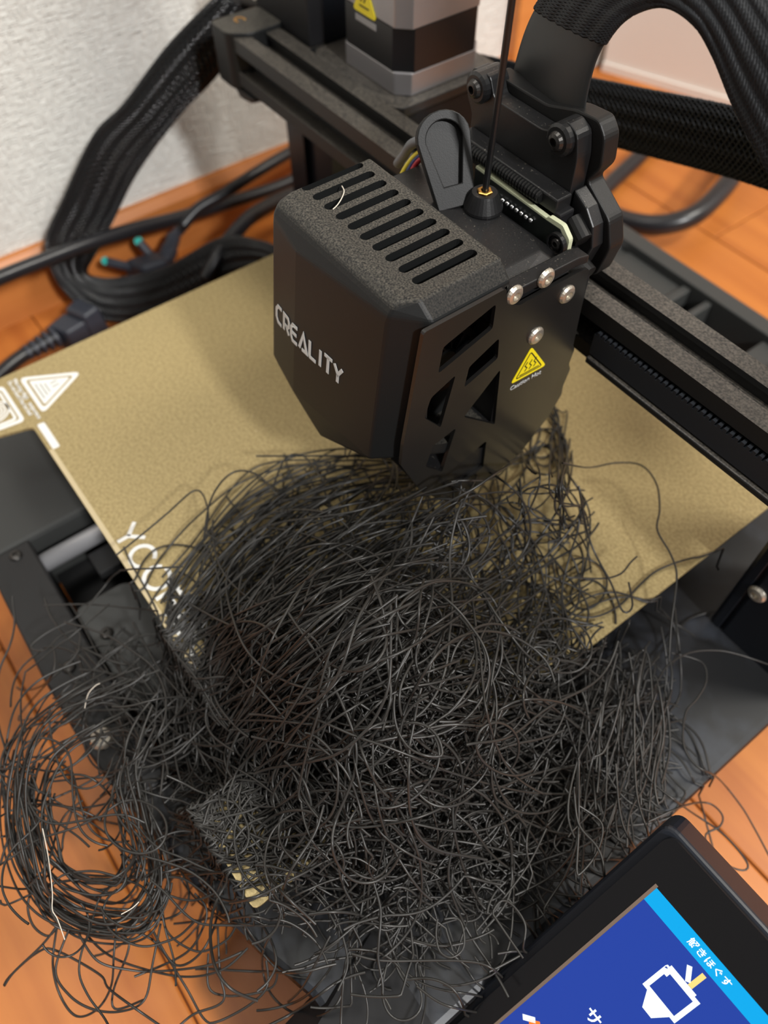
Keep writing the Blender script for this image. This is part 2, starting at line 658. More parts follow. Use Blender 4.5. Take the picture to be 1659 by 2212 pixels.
# uprights
for x0, yf in ((-54, 180), (248, 167)):
    up = MB()
    prof = [(x0, yf), (x0 + 15, yf), (x0 + 15, yf + 3), (x0 + 25, yf + 3), (x0 + 25, yf), (x0 + 40, yf), (x0 + 40, yf + 36),
            (x0, yf + 36)]
    if x0 > 0:
        prof = [(x0, yf + 1.6), (x0 + 1.6, yf), (x0 + 4.2, yf), (x0 + 5.2, yf + 1.4), (x0 + 6.6, yf), (x0 + 40, yf),
                (x0 + 40, yf + 36), (x0, yf + 36)]
    up.prism(prof, -30, 420, XY)
    up.build('upright', M['column'], base)
bolt('steel_screw', (255.6, 167, 1.5), (0, -1, 0), 3.4, base, M['bolt'], 1.6)
for x in (8, 276):
    for y in (-10, 300):
        MB().lathe([(9, 0), (9, 7)], (x, y, -75), (0, 0, 1), 16).build('rubber_foot', M['belt'], base)

# ------------------------------------------------------------------ heated bed
bed = thing('heated_bed', (117.5, 117.5, -6), 'black heated bed carriage under the gold sheet, on two steel rods', 'printer bed')
MB().box(0.6, 234.4, 0.8, 235, -3.2, -1.25).build('magnetic_mat', M['magnet'], bed)
MB().box(1.5, 233.5, 2, 234, -7, -3.2).build('bed_plate', M['base_dark'], bed, bevel=0.5)
MB().prism([(70, 20), (95, 8), (140, 8), (165, 20), (225, 20), (225, 45), (165, 80), (165, 160), (225, 195), (225, 220), (10, 220),
            (10, 195), (70, 160), (70, 80), (10, 45), (10, 20)], -26, -23, XY).build('y_carriage', M['base_dark'], bed, bevel=0.6)
for x in (65.5, 169.5):
    for y in (30, 130):
        MB().box(x - 9, x + 9, y, y + 26, -47, -26).build('bearing_block', M['magnet'], bed, bevel=1)
for x in (20, 215):
    for y in (32, 205):
        MB().lathe([(4, 0), (4, 16)], (x, y, -23), (0, 0, 1), 14).build('bed_spacer', M['silver'], bed)
MB().box(70, 82, -8, 10, -50, -42).build('belt_clip', M['magnet'], bed, bevel=0.6)
MB().box(96, 112, 4, 20, -48, -40).build('belt_clip', M['magnet'], bed, bevel=0.6)
MB().box(113, 121, -20, 300, -54, -53).build('drive_belt', M['belt'], bed)

# ------------------------------------------------------------------ gold sheet
sheet = thing('print_sheet', (117.5, 117.5, -1.2),
              'gold textured spring-steel print sheet with white markings lying on the bed', 'print sheet')
out = [(0, -21), (25, -21), (28.5, -18), (33, -1.5), (34.5, 0), (200.5, 0), (202, -1.5), (206.5, -18), (210, -21), (235, -21),
       (235, 235), (0, 235)]
MB().prism(rounded(out, 2.0, 3), -1.2, 0, XY).build('sheet_plate', M['gold'], sheet)
MB().box(49, 202, 0.1, 1.9, 0, 0.06).build('edge_strip', M['gold_edge'], sheet, label='pale edge line along the front')
up_fn = lambda u, v, w_: (u, v, 0.03 + w_)
MB().prism(rounded([(33.6, 1.7), (49.5, 1.7), (49.5, 4.6), (34, 4.6)], 0.8), 0, 0.1, up_fn).build('white_bar', M['white_print'], sheet)


def ring(poly, inset, r):
    c = np.mean(np.array(poly), axis=0)
    q = [tuple(c + (np.array(p) - c) * inset) for p in poly]
    return rounded(poly, r), list(reversed(rounded(q, r * 0.6)))


tri = [(4.5, 6.0), (29.5, 6.0), (17.0, 28.5)]
a, b = ring(tri, 0.78, 3.2)
MB().prism(a, 0, 0.1, up_fn, [b]).build('warning_triangle', M['white_print'], sheet)
c = np.mean(np.array(tri), axis=0)
a = rounded([tuple(c + (np.array(p) - c) * 0.66) for p in tri], 1.2)
t = MB().prism(a, 0, 0.1, up_fn).build('warning_fill', M['white_print'], sheet)
strokes([[(12, 10), (22, 10)], [(13, 11.7), (21, 11.7)], [(14, 13.3), (20, 13.3)],
         [(15.3, 15), (15.9, 16), (15.2, 17), (15.9, 18.2)], [(17.6, 15), (18.2, 16), (17.5, 17), (18.2, 18.2)]],
        lambda u, v, w_: (u, v, 0.13 + w_), 0.5, 0.05).build('warning_waves', M['grey_print'], sheet)
text('Warning: High', (4.0, 3.4, 0.03), (1, 0, 0), (0, 1, 0), 2.5, 'warning_text', M['white_print'], sheet, 0.1, sx=0.95, bold=0.03)
text('temperature', (20.5, 3.4, 0.03), (1, 0, 0), (0, 1, 0), 2.3, 'warning_text', M['white_print'], sheet, 0.1, sx=0.9, bold=0.03)
text('Do not touch the hot bed', (4.0, 1.2, 0.03), (1, 0, 0), (0, 1, 0), 2.3, 'warning_text', M['white_print'], sheet, 0.1, sx=0.95, bold=0.03)
sq = [(4.0, -19.5), (26.3, -19.5), (27.0, -17.0), (28.6, -1.2), (4.0, -1.2)]
a, b = ring([(4.5, -19.6), (26.2, -19.6), (28.8, -1.0), (4.5, -1.0)], 0.84, 2.6)
MB().prism(a, 0, 0.1, up_fn, [b]).build('hand_symbol_frame', M['white_print'], sheet)
a, b = ring([(6.8, -17.4), (24.6, -17.4), (26.2, -3.2), (6.8, -3.2)], 0.86, 2.0)
MB().prism(a, 0, 0.1, up_fn, [b]).build('hand_symbol_frame', M['white_print'], sheet)
for r in (5.8, 4.5, 3.2, 1.8):
    circ = [(16.8 + r * math.cos(2 * math.pi * k / 28), -9.6 + r * math.sin(2 * math.pi * k / 28)) for k in range(29)]
    strokes([circ], up_fn, 0.75, 0.1).build('ring_mark', M['white_print'], sheet)
# Y C O R O O in thin round letters
lw = 1.5


def arc(cx, cy, rx, ry, a0, a1, n=20):
    return [(cx + rx * math.cos(math.radians(a0 + (a1 - a0) * k / n)), cy + ry * math.sin(math.radians(a0 + (a1 - a0) * k / n)))
            for k in range(n + 1)]


yb, yt = 2.6, 11.4
ym = (yb + yt) / 2
let = [[(99.6, yt), (103.8, 6.8)], [(108, yt), (103.8, 6.8), (103.8, yb)],
       arc(114.6, ym, 4.4, 4.4, 40, 320), arc(125.5, ym, 4.6, 4.5, 130, 410 + 60), [(133.0, yb), (133.0, yt - 0.7), (139, yt - 0.7)],
       arc(138.6, 8.9, 2.2, 1.9, 90, -90), [(139, 6.9), (134, 6.9)], [(137, 6.9), (141, yb)],
       arc(148, ym, 4.4, 4.4, 0, 360), arc(159, ym, 4.4, 4.4, 0, 360)]
strokes(let, up_fn, lw, 0.1).build('lettering', M['white_print'], sheet, label='thin white lettering along the front edge')

# ------------------------------------------------------------------ gantry
gan = thing('gantry', (117.5, 160, 59), 'black aluminium cross beam with a silver-capped stepper motor at its left end', 'gantry beam')
gy0, gz0, gz1 = 150.0, 59.0, 78.7
gy1 = 170.0
gm = (gz0 + gz1) / 2
pr = [(gy0, gz0), (gy0 + 6.4, gz0), (gy0 + 6.4, gz0 + 5), (gy0 + 13.6, gz0 + 5), (gy0 + 13.6, gz0), (gy1, gz0),
      (gy1, gz1), (gy0 + 13.4, gz1), (gy0 + 13.4, gz1 - 2), (gy0 + 14.6, gz1 - 2), (gy0 + 14.6, gz1 - 6), (gy0 + 5.4, gz1 - 6),
      (gy0 + 5.4, gz1 - 2), (gy0 + 6.6, gz1 - 2), (gy0 + 6.6, gz1), (gy0, gz1),
      (gy0, gm + 4.0), (gy0 + 6, gm + 4.0), (gy0 + 6, gm - 4.4), (gy0, gm - 4.4)]
MB().prism(pr, -46, 300, YZ).build('cross_beam', M['alu'], gan)
# belt in the front slot, teeth on its upper edge
MB().box(176, 300, gy0 - 1.0, gy0 + 0.6, 62.4, 70.4).build('drive_belt', M['belt'], gan)
tb = MB()
for k in range(60):
    x = 177 + 2.0 * k
    tb.box(x, x + 1.1, gy0 - 1.0, gy0 + 0.9, 70.4, 71.6)
tb.build('belt_teeth', M['belt'], gan, kind='stuff')
MB().box(176, 300, gy0 - 2.2, gy0, 59.2, 61.6).build('lower_lip', M['alu'], gan, bevel=0.5)
# left end cap with a small gold mark
MB().prism(rounded([(-54, 147.5), (-40, 147.5), (-34, 156), (-34, 172.5), (-54, 172.5)], 3), 57, 80.6, XY).build('end_cap', M['cover'], gan, bevel=0.8)
strokes([arc(-46.5, 158.6, 2.6, 2.0, 60, 300, 12)], lambda u, v, w_: (u, v, 80.6 + w_), 1.0, 0.15).build('gold_mark', M['brass'], gan)
bm = hull([(-46, 150, 57), (-26, 150, 57), (-46, 170, 57), (-26, 170, 57), (-44, 152, 50), (-40, 168, 46), (-34, 152, 52)])
bm_build(bm, 'idler_bracket', M['base_dark'], gan, 0.8)
# motor bracket
MB().prism(rounded([(-12.5, 171.5), (48, 171.5), (48, 226), (-12.5, 226)], 6), 73.5, 77.4, XY).build('motor_plate', M['alu'], gan, bevel=0.6)
MB().prism(rounded([(-12, 174), (47, 174), (47, 225), (-12, 225)], 7), 56, 73.5, XY).build('pulley_housing', M['base_dark'], gan, bevel=0.6)


def oct_(c):
    return [(1 + c, 177), (43 - c, 177), (43, 177 + c), (43, 219 - c), (43 - c, 219), (1 + c, 219), (1, 219 - c), (1, 177 + c)]


MB().prism(oct_(5), 77.4, 86.2, XY).build('motor_end_cap', M['silver'], gan, bevel=0.5, label='silver lower end cap of the motor')
MB().prism(oct_(6), 86.2, 101.5, XY).build('motor_core', M['motor_black'], gan)
MB().prism(oct_(5), 101.5, 112.5, XY).build('motor_end_cap', M['silver'], gan, bevel=0.5, label='silver upper end cap of the motor')
MB().prism(rounded([(12.5, 100.4), (27.5, 100.4), (20, 113)], 2.0), 0, 0.25, lambda u, v, w_: (u, 176.9 - w_, v)).build(
    'warning_sticker', M['yellow'], gan)
strokes([[(17, 103), (23, 103)], [(18, 104.5), (18.8, 106), (18, 107.5)], [(20, 104.5), (20.8, 106), (20, 107.5)]],
        lambda u, v, w_: (u, 176.6 - w_, v), 0.5, 0.1).build('sticker_print', M['sticker_black'], gan)
MB().prism([(14, 97), (27, 97), (27, 99.2), (14, 99.2)], 0, 0.2, lambda u, v, w_: (u, 176.9 - w_, v)).build('label_line', M['sticker_grey'], gan)
MB().box(-54, -13, 171.5, 179.6, 73.5, 77.4).build('motor_plate', M['alu'], gan)
MB().box(-55, -13, 172, 179.8, 77.4, 112).build('lift_block', M['base_dark'], gan, bevel=0.8)
MB().tube([(52, 190, 66), (70, 188, 66)], 3.6, 14).build('eccentric_nut', M['silver'], gan)

# ------------------------------------------------------------------ print head
head = thing('extruder', (142, 105, 24), 'charcoal print head with a slotted cover above the tangle, on the gantry', 'print head')


def yf(z):
    return 78.0 - (111.0 - z) * 0.14


pts = []
for (x, z) in ((113.5, 105.5), (164.5, 105.5), (165.5, 58), (141, 46.5), (113.5, 59)):
    pts.append((x, yf(z), z))
pts += [(127, yf(105) - 1.4, 104.5), (127, yf(56) - 1.4, 55)]
for k in range(1, 4):               # rounded upper front edge
    a = math.radians(90 * k / 4)
    pts += [(x, yf(105.5) + 6.5 * (1 - math.cos(a)), 105.5 + 6.0 * math.sin(a)) for x in (113.5, 165.5)]
pts += [(113, 84.6, 111.5), (168.5, 84.6, 111.5), (113, 111, 111.5), (168.5, 111, 111.5)]
for x, zt in ((108.5, 107), (172.9, 107)):
    dy = 5.0 if x < 140 else 8.0
    pts += [(x, yf(zt) + dy, zt), (x, 111, zt), (x, yf(60) + dy, 60), (x, 111, 40)]
pts += [(141, 82, 38), (141, 111, 34), (120, 80, 46), (160, 80, 46)]
cover = bm_build(hull(pts), 'cover', M['cover'], head, 0.9, 2)
cut = []
for k in range(10):
    cx = 112.9 + 5.42 * k + 1.0
    cut.append(MB().prism(stadium(cx, 87.3, 107.6, 1.45), 100, 115, XY).build('cut', M['cover']))
cut.append(MB().prism([(85.5, 60), (85.5, 101), (110, 106), (112, 52), (100, 52)], 160, 180, YZ).build('cut', M['cover']))
bpy.context.view_layer.update()
subtract(cover, cut)
# lettering, wide squared strokes on the front face
LT = dict(C=[[(0.9, 1), (0.3, 1), (0.0, 0.75), (0.0, 0.25), (0.3, 0), (0.9, 0)]],
          R=[[(0.05, 0), (0.05, 1), (0.75, 1), (0.92, 0.8), (0.92, 0.55), (0.7, 0.4), (0.25, 0.4)], [(0.45, 0.4), (0.95, 0)]],
          E=[[(0.95, 1), (0.3, 1), (0.03, 0.75), (0.03, 0.25), (0.3, 0), (0.95, 0)], [(0.05, 0.5), (0.85, 0.5)]],
          A=[[(0.0, 0), (0.5, 1), (1.0, 0), (0.35, 0)]],
          L=[[(0.1, 1), (0.1, 0.1), (0.2, 0), (0.95, 0)]],
          I=[[(0.5, 0), (0.5, 1)]],
          T=[[(0.0, 1), (1.0, 1)], [(0.5, 1), (0.5, 0)]],
          Y=[[(0.0, 1), (0.5, 0.5), (1.0, 1)], [(0.5, 0.5), (0.5, 0)]])
word, lines, cur = 'CREALITY', [], 0.0
for chx in word:
    wch = {'I': 0.45}.get(chx, 1.0)
    for l in LT[chx]:
        lines.append([(cur + p[0] * (1.0 if chx != 'I' else 0.45), p[1]) for p in l])
    cur += wch + 0.28
tot = cur - 0.28
TX0, TX1, TZ0, TZ1 = 116.1, 150.4, 74.8, 80.4
lines = [[(TX0 + p[0] / tot * (TX1 - TX0), TZ0 + p[1] * (TZ1 - TZ0)) for p in l] for l in lines]


def on_front(u, v, w_):
    # the face is two planes folded along x = 127
    cr = 1.4 * (1 - abs(u - 127) / (13.5 if u < 127 else 38.0))
    return (u, yf(v) - max(cr, 0) - 0.12 - w_, v)


strokes(lines, on_front, 1.15, 0.08).build('lettering', M['logo'], head, label='pale grey raised lettering on the front')
# side plate with cut windows
pl = [(81.8, 106.8), (108.4, 106.8), (109.6, 101.2), (114.3, 98.3), (136.4, 98.5), (140.5, 97.5), (141.5, 84), (142.3, 68), (143.5, 66),
      (142.6, 60), (144, 57), (142.5, 50), (143, 46), (139, 38), (128, 26), (112, 22), (98, 22), (84, 40), (75.6, 60), (76.2, 68)]
wins = [[(105.4, 103.4), (105.4, 95.2), (87.3, 89.6), (88.4, 98.3)],
        [(108.5, 90.1), (109.2, 82.2), (97.4, 78.0), (98.4, 85.3)],
        [(111.0, 76.8), (112.6, 52.0), (98.6, 65.0)],
        [(93.7, 85.2), (89.8, 66.5), (83.4, 75.0), (85.4, 81.7)],
        [(96.0, 62.0), (92.0, 44.0), (85.0, 52.0), (87.5, 60)],
        [(110.0, 46.0), (110.5, 32.0), (98.0, 30.0), (97, 42)]]
wins_r = [rounded(list(reversed(wn)), 0.9, 2) for wn in wins]
MB().prism(rounded(pl, 0.8, 2), 173.0, 174.2, YZ, wins_r).build('side_plate', M['plate'], head)
MB().prism([(84, 41), (110, 24), (128, 28), (141, 46), (141, 96), (112, 96), (112, 52), (100, 50)], 112, 172.9, YZ).build('duct_body', M['body'], head)
fan = MB().lathe([(11.5, 0), (11.5, 2), (9.5, 2), (9.5, -2.5), (4, -2.5), (4, 1.4), (3.4, 1.8)], (161.5, 100, 78), (1, 0, 0), 28)
fan.build('fan_rim', M['body'], head, smooth=False)
fb = MB()
for k in range(11):
    a = 2 * math.pi * k / 11
    ca, sa = math.cos(a), math.sin(a)
    cb, sb = math.cos(a + 0.3), math.sin(a + 0.3)
    fb.add([(160.5, 100 + 4 * ca, 78 + 4 * sa), (163, 100 + 4 * ca, 78 + 4 * sa), (163, 100 + 9.3 * cb, 78 + 9.3 * sb),
            (160.5, 100 + 9.3 * cb, 78 + 9.3 * sb), (160.8, 100.5 + 4 * ca, 78 + 4 * sa), (163, 100.5 + 4 * ca, 78.4 + 4 * sa)],
           [(0, 1, 2, 3), (0, 3, 4), (1, 5, 2)])
fb.build('fan_blades', M['motor_black'], head)
for p in ((173.4, 112.3, 102.4), (173.4, 123.6, 102.2)):
    bolt('steel_bolt', p, (1, 0, 0), 2.9, head, M['bolt'], 1.3)
for p in ((174.1, 133, 92.6), (174.1, 123.3, 82.8)):
    bolt('steel_bolt', p, (1, 0, 0), 2.9, head, M['bolt'], 1.3)
# caution sticker
SP = lambda u, v, w_: (174.22 + w_, u, v)
tr = [(116.3, 67.4), (131.0, 66.6), (122.6, 79.0)]
stk = MB().prism(rounded(tr, 1.6), 0, 0.12, SP).build('caution_sticker', M['yellow'], head)
c = np.mean(np.array(tr), axis=0)
ri = [tuple(c + (np.array(p) - c) * 0.72) for p in tr]
ri_r = rounded(ri, 0.9)
SP2 = lambda u, v, w_: (174.36 + w_, u, v)
strokes([ri_r + ri_r[:1], [(119.6, 69.0), (127.6, 68.6)],
         [(121.5, 69.7), (122.3, 70.8), (121.3, 72), (122.2, 73.2)], [(123.3, 69.7), (124.1, 70.8), (123.1, 72), (124.0, 73.2)],
         [(125.1, 69.7), (125.9, 70.8), (124.9, 72), (125.8, 73.2)]], SP2, 0.36, 0.05).build('sticker_print', M['sticker_black'], stk)
text('Caution Hot', (174.24, 116.6, 64.4), (0, 1, -0.04), (0, 0.04, 1), 2.5, 'caution_text', M['logo'], head, 0.06, sx=1.0, bold=0.012)
# extruder body behind the cover
bm = hull([(112, 110, 97), (172, 110, 97), (112, 110, 102.5), (164, 110, 102.5), (112, 133, 102.0), (158, 133, 102.0), (164, 131, 101.8), (112, 138.6, 97.5), (160, 138.6, 97.5),
           (171.5, 112, 99.5), (171.5, 136, 97), (112, 138.6, 90), (171.5, 138, 90), (112, 110, 90), (172, 110, 90)])
bm_build(bm, 'extruder_body', M['body'], head, 0.6)
MB().prism([(109.6, 103.2), (136.4, 102.4), (140.5, 101.4), (140.5, 98.8), (136.4, 99.6), (112, 100.2)], 168.5, 173.2, YZ).build(
    'rim', M['body'], head, bevel=0.4)
IX, IY = 140.4, 130.6
MB().lathe([(5.6, 0), (5.6, 0.8), (3.9, 4.4), (3.6, 5.0), (2.2, 5.0), (2.0, 2)], (IX, IY, 102.4), (0, 0, 1), 28).build('inlet_cone', M['body'], head, smooth=False)
MB().lathe([(2.3, 0), (2.3, 0.6), (2.0, 0.8), (1.25, 0.8), (1.2, -2.5)], (IX, IY, 107.2), (0, 0, 1), 6, cap=False).build('inlet_collar', M['brass'], head)
# tension lever
lv0, lv1 = np.array((135.0, 125.0, 103.0)), np.array((123.5, 127.5, 121.0))
ax_ = (lv1 - lv0) / np.linalg.norm(lv1 - lv0)
sd = np.array((0.40, 0.90, 0.12))
sd = sd - ax_ * np.dot(sd, ax_)
sd /= np.linalg.norm(sd)
nn = np.cross(sd, ax_)
if nn[2] < 0:
    nn = -nn


def LEV(u, v, w_):
    return tuple(lv0 + sd * u + ax_ * v + nn * w_)


Llen = float(np.linalg.norm(lv1 - lv0))
sil = [(-5.4, -1), (5.4, -1)] + [(7.6 * math.cos(math.radians(a)), Llen - 4 + 7.0 * math.sin(math.radians(a))) for a in range(0, 181, 15)]
inn = [(5.2 * math.cos(math.radians(a)), Llen - 4.5 + 5.0 * math.sin(math.radians(a))) for a in range(0, 181, 15)] + [(-2.6, 5), (2.6, 5)]
lev = MB().prism(sil, -3.2, 0.8, LEV, [list(reversed(inn))]).build('tension_lever', M['lever'], head, bevel=0.3)
MB().prism(inn, -3.0, -1.4, LEV).build('lever_hollow', M['lever'], lev)
# wires left of the lever
MB().tube(spline([(100, 131, 96), (104, 130.5, 101), (108, 130, 106.5), (113, 131, 110)]), 1.5, 10).build('sensor_cable', M['wire_g'], head, smooth=True)
for nm, mt, dx_ in (('yellow_wire', 'wire_y', -1.3), ('blue_wire', 'wire_b', 0.4), ('red_wire', 'wire_r', 1.7)):
    MB().tube(spline([(109 + dx_, 124 - dx_ * .2, 92), (109.0 + dx_, 127, 98), (110.5 + dx_ * .8, 129.5, 103), (114 + dx_, 131, 107)]), 0.85, 8).build(nm, M[mt], head, smooth=True)
# circuit board with a stepped top edge
pb = rounded([(126.4, 86), (166, 86), (166.3, 98), (166.3, 102.6), (163, 105.4), (157.5, 105.2), (157, 104.4), (126.8, 105.5)], 0.6, 2)
MB().prism(pb, 139.3, 140.8, XZ).build('circuit_board', M['pcb'], head)
MB().prism([(126.6, 86), (165, 86), (165, 101.6), (162.5, 104.0), (157.2, 103.9), (126.9, 104.6)], 139.1, 139.3, XZ).build('board_face', M['pcb_face'], head)
for k in range(9):
    x = 136.2 + 15.8 * k / 8
    MB().lathe([(0.8, 0), (0.75, 0.5), (0.4, 0.9)], (x, 138.9, 101.2), (0, -1, 0.2), 10).build('solder_pin', M['solder'], head, smooth=True)
MB().lathe([(3.3, 0), (3.3, 1.4), (2.7, 1.4), (2.6, 0.6)], (163, 139.0, 100.0), (0, -1, 0), 20).build('bolt_sleeve', M['body'], head)
bolt('black_bolt', (163, 138.8, 100.0), (0, -1, 0), 2.0, head, M['black_bolt'], 1.3)
# carriage bracket
br = [(114.5, 92), (157, 92), (157, 119), (155.5, 125), (151, 127), (147, 122.4), (143, 121.0), (123.5, 121.2), (121, 126.5),
      (113.5, 126), (112, 118), (115, 113), (114.5, 104)]
MB().prism(rounded(br, 1.2, 2), 147, 152.5, XZ).build('carriage_plate', M['body'], head, bevel=0.3)
MB().prism([(116, 103.5), (158, 103.0), (158, 109.5), (116, 110)], 141.2, 147, XZ).build('hinge_block', M['body'], head, bevel=0.5)
MB().prism([(150, 92), (160, 92), (160, 106), (150, 106)], 141.2, 147, XZ).build('plug_block', M['base_dark'], head, bevel=0.6)
for (x, z) in ((117.6, 122.3), (150.8, 122.0)):
    MB().lathe([(4.4, 0), (4.4, 8.5), (3.6, 9.2)], (x, 154, z), (0, -1, 0), 20).build('boss', M['body'], head)
    bolt('boss_screw', (x, 145.2, z), (0, -1, 0), 2.7, head, M['black_bolt'], 1.9)
rod = MB()
x = 121.5
prof = []
while x < 152.5:
    prof += [(1.9, x - 121.5), (1.9, x - 121.5 + 0.55), (1.45, x - 121.5 + 0.7), (1.45, x - 121.5 + 1.0)]
    x += 1.15
rod.lathe(prof, (121.5, 141.0, 107.6), (1, 0, 0), 14)
rod.build('ribbed_bushing', M['lever'], head)
# stepped plate at the back, its right edge stands proud of the bracket
bp_ = [(116, 124), (138.4, 124), (148.6, 127.0), (156.9, 127.6), (160.0, 124.3), (161.1, 116.4), (157.6, 110.9), (167.9, 104.1), (170.7, 96.4),
       (168.5, 86.1), (161.3, 80.7), (116, 80.7)]
MB().prism(rounded(bp_, 1.4, 3), 152.6, 158.5, XZ).build('back_plate', M['lever'], head, bevel=0.5)
MB().prism([(157.5, 110), (163, 107), (166.5, 103), (168, 97), (166, 90), (160, 84), (157.5, 92)], 148, 152.6, XZ).build('side_web', M['body'], head, bevel=0.5)
MB().tube([(160, 147, 102.5), (166, 146, 99.5)], 2.6, 14).build('cross_pin', M['lever'], head)
MB().tube([(161, 146, 93), (170, 146, 90)], 3.2, 16).build('cross_pin', M['lever'], head)
MB().prism(rounded([(118, 60), (170, 60), (170, 92), (118, 92)], 4), 143.5, 147.8, XZ).build('carriage_front', M['base_dark'], head, bevel=0.5)
MB().box(120, 158, 143, 172, 80.5, 90).build('carriage_top', M['base_dark'], head, bevel=1)
MB().lathe([(7, 0), (7, 5), (2.4, 9), (0.5, 11)], (140.5, 108, 40), (0, 0, -1), 20).build('nozzle', M['brass'], head)
MB().box(126, 155, 99, 118, 36, 46).build('heater_block', M['base_dark'], head, bevel=1)
MB().tube(spline([(119.6, 96.5, 111.8), (122.5, 95.2, 112.3), (124.6, 93.0, 112.3), (126.0, 90.5, 111.9), (126.6, 88.6, 111.7)]), 0.16, 5).build('lint_thread', M['lint'], head, label='single pale thread lying over the slots')

# filament entering the head
fil = MB().tube(spline([(IX, IY, 104), (IX + 0.5, IY, 118), (IX + 2.2, IY - 0.6, 150), (IX + 4.5, IY - 2, 200), (IX + 8, IY - 5, 290)]), 0.9, 14).build(
    'filament', M['filament'], None, smooth=True)
tag(fil, 'single straight black filament running down into the brass collar of the head', 'filament')

# ------------------------------------------------------------------ braided sleeves
def braid(path, rx, ry, up, count=22, pitch=52.0, r=0.34, sides=5):
    P = np.array(path, float)
    seg = np.linalg.norm(np.diff(P, axis=0), axis=1)
    s = np.r_[0, np.cumsum(seg)]
    N = int(s[-1] / 1.6)
    t = np.linspace(0, s[-1], N)
    P = np.stack([np.interp(t, s, P[:, k]) for k in range(3)], 1)
    T = np.gradient(P, axis=0)
    T /= np.linalg.norm(T, axis=1)[:, None]
    U = np.zeros_like(P)
    u = np.cross(T[0], up)
    u /= np.linalg.norm(u)
    for i in range(N):
        u = u - T[i] * np.dot(u, T[i])
        u /= np.linalg.norm(u)
        U[i] = u
    V = np.cross(T, U)
    mb = MB()
    for dirn in (1, -1):
        for k in range(count):
            a = 2 * math.pi * k / count + dirn * t / pitch * 2 * math.pi
            wv = 0.35 * np.sin(t / pitch * 2 * math.pi * count / 2 + (0 if dirn > 0 else math.pi) + k * math.pi)
            Q = P + U * ((rx + wv) * np.cos(a))[:, None] + V * ((ry + wv) * np.sin(a))[:, None]
            mb.tube(Q, r, sides, caps=False)
    core = MB().tube(P[::3], rx - 0.7, 20, ry=ry - 0.7, up=up)
    return mb, core


def ribbon(inner, outer, thick, i0=0.0, i1=1.0, n_per=10):
    A, B = spline(inner, n_per), spline(outer, n_per)
    a, b = int(i0 * (len(A) - 1)), int(i1 * (len(A) - 1)) + 1
    A, B = A[a:b], B[a:b]
    P, Wd = (A + B) / 2, (B - A) / 2
    T = np.gradient(P, axis=0)
    T /= np.linalg.norm(T, axis=1)[:, None]
    Nn = np.cross(T, Wd)
    Nn = Nn / np.linalg.norm(Nn, axis=1)[:, None] * thick
    return P, Wd, Nn


def ribbon_tube(P, Wd, Nn, k=1.0, n=28):
    vs, fs = [], []
    for i in range(len(P)):
        for j in range(n):
            a = 2 * math.pi * j / n
            vs.append(P[i] + k * (Wd[i] * math.cos(a)) + Nn[i] * k * math.sin(a))
    for i in range(len(P) - 1):
        for j in range(n):
            j2 = (j + 1) % n
            fs.append((i * n + j, i * n + j2, (i + 1) * n + j2, (i + 1) * n + j))
    fs.append(tuple(reversed(range(n))))
    fs.append(tuple((len(P) - 1) * n + j for j in range(n)))
    return MB().add(vs, fs)


def ribbon_braid(P, Wd, Nn, count, turns, r):
    m = 5
    N = (len(P) - 1) * m + 1
    x = np.linspace(0, len(P) - 1, N)
    lerp = lambda Q: np.stack([np.interp(x, np.arange(len(P)), Q[:, c_]) for c_ in range(3)], 1)
    P2, W2, N2 = lerp(P), lerp(Wd), lerp(Nn)
    t = np.linspace(0, 1, N)
    mb = MB()
    for dirn in (1, -1):
        for k in range(count):
            a = 2 * math.pi * k / count + dirn * t * turns * 2 * math.pi
            wv = 1.0 + 0.12 * np.sin(t * turns * 2 * math.pi * count / 2 + (0 if dirn > 0 else math.pi) + k * math.pi)
            mb.tube(P2 + W2 * np.cos(a)[:, None] + N2 * (np.sin(a) * wv)[:, None], r, 5, caps=False)
    return mb


slv = thing('braided_sleeve', (-110, 70, -60), 'wide black mesh cable sleeve rising along the white wall at the left', 'cable sleeve')
SI = [(-74.0, 186.3, 70.6), (-82.0, 163.5, 45.3), (-90.0, 138.7, 26.2), (-98.0, 112.6, 1.1), (-104.0, 93.8, -23.4), (-108.0, 79.9, -40.4), (-108.0, 72.7, -47.7),
      (-104.0, 74.7, -50.6), (-96.0, 84.9, -51.1), (-82.0, 107.6, -46.4), (-64.0, 137.2, -29.4), (-46.0, 151.0, -26.8), (-32.0, 160.0, -30.0), (-22.0, 166.0, -36.0)]
SO = [(-77.0, 164.9, 78.8), (-86.0, 139.4, 60.5), (-94.0, 114.7, 38.5), (-102.0, 97.5, 24.6), (-108.0, 73.3, -4.8), (-110.0, 59.5, -20.9), (-108.0, 54.9, -33.4),
      (-102.0, 55.5, -51.0), (-90.0, 66.7, -67.6), (-74.0, 90.3, -68.4), (-56.0, 122.0, -56.4), (-40.0, 146.3, -43.9), (-28.0, 150.0, -47.0), (-18.0, 154.0, -52.0)]
Ps, Ws, Ns = ribbon(SI, SO, 3.6)
ribbon_tube(Ps, Ws, Ns, 0.95).build('sleeve_core', M['braid_core'], slv, smooth=True)
ribbon_braid(Ps, Ws, Ns, 26, 5.5, 0.42).build('mesh_braid', M['braid'], slv, smooth=True, kind='stuff')

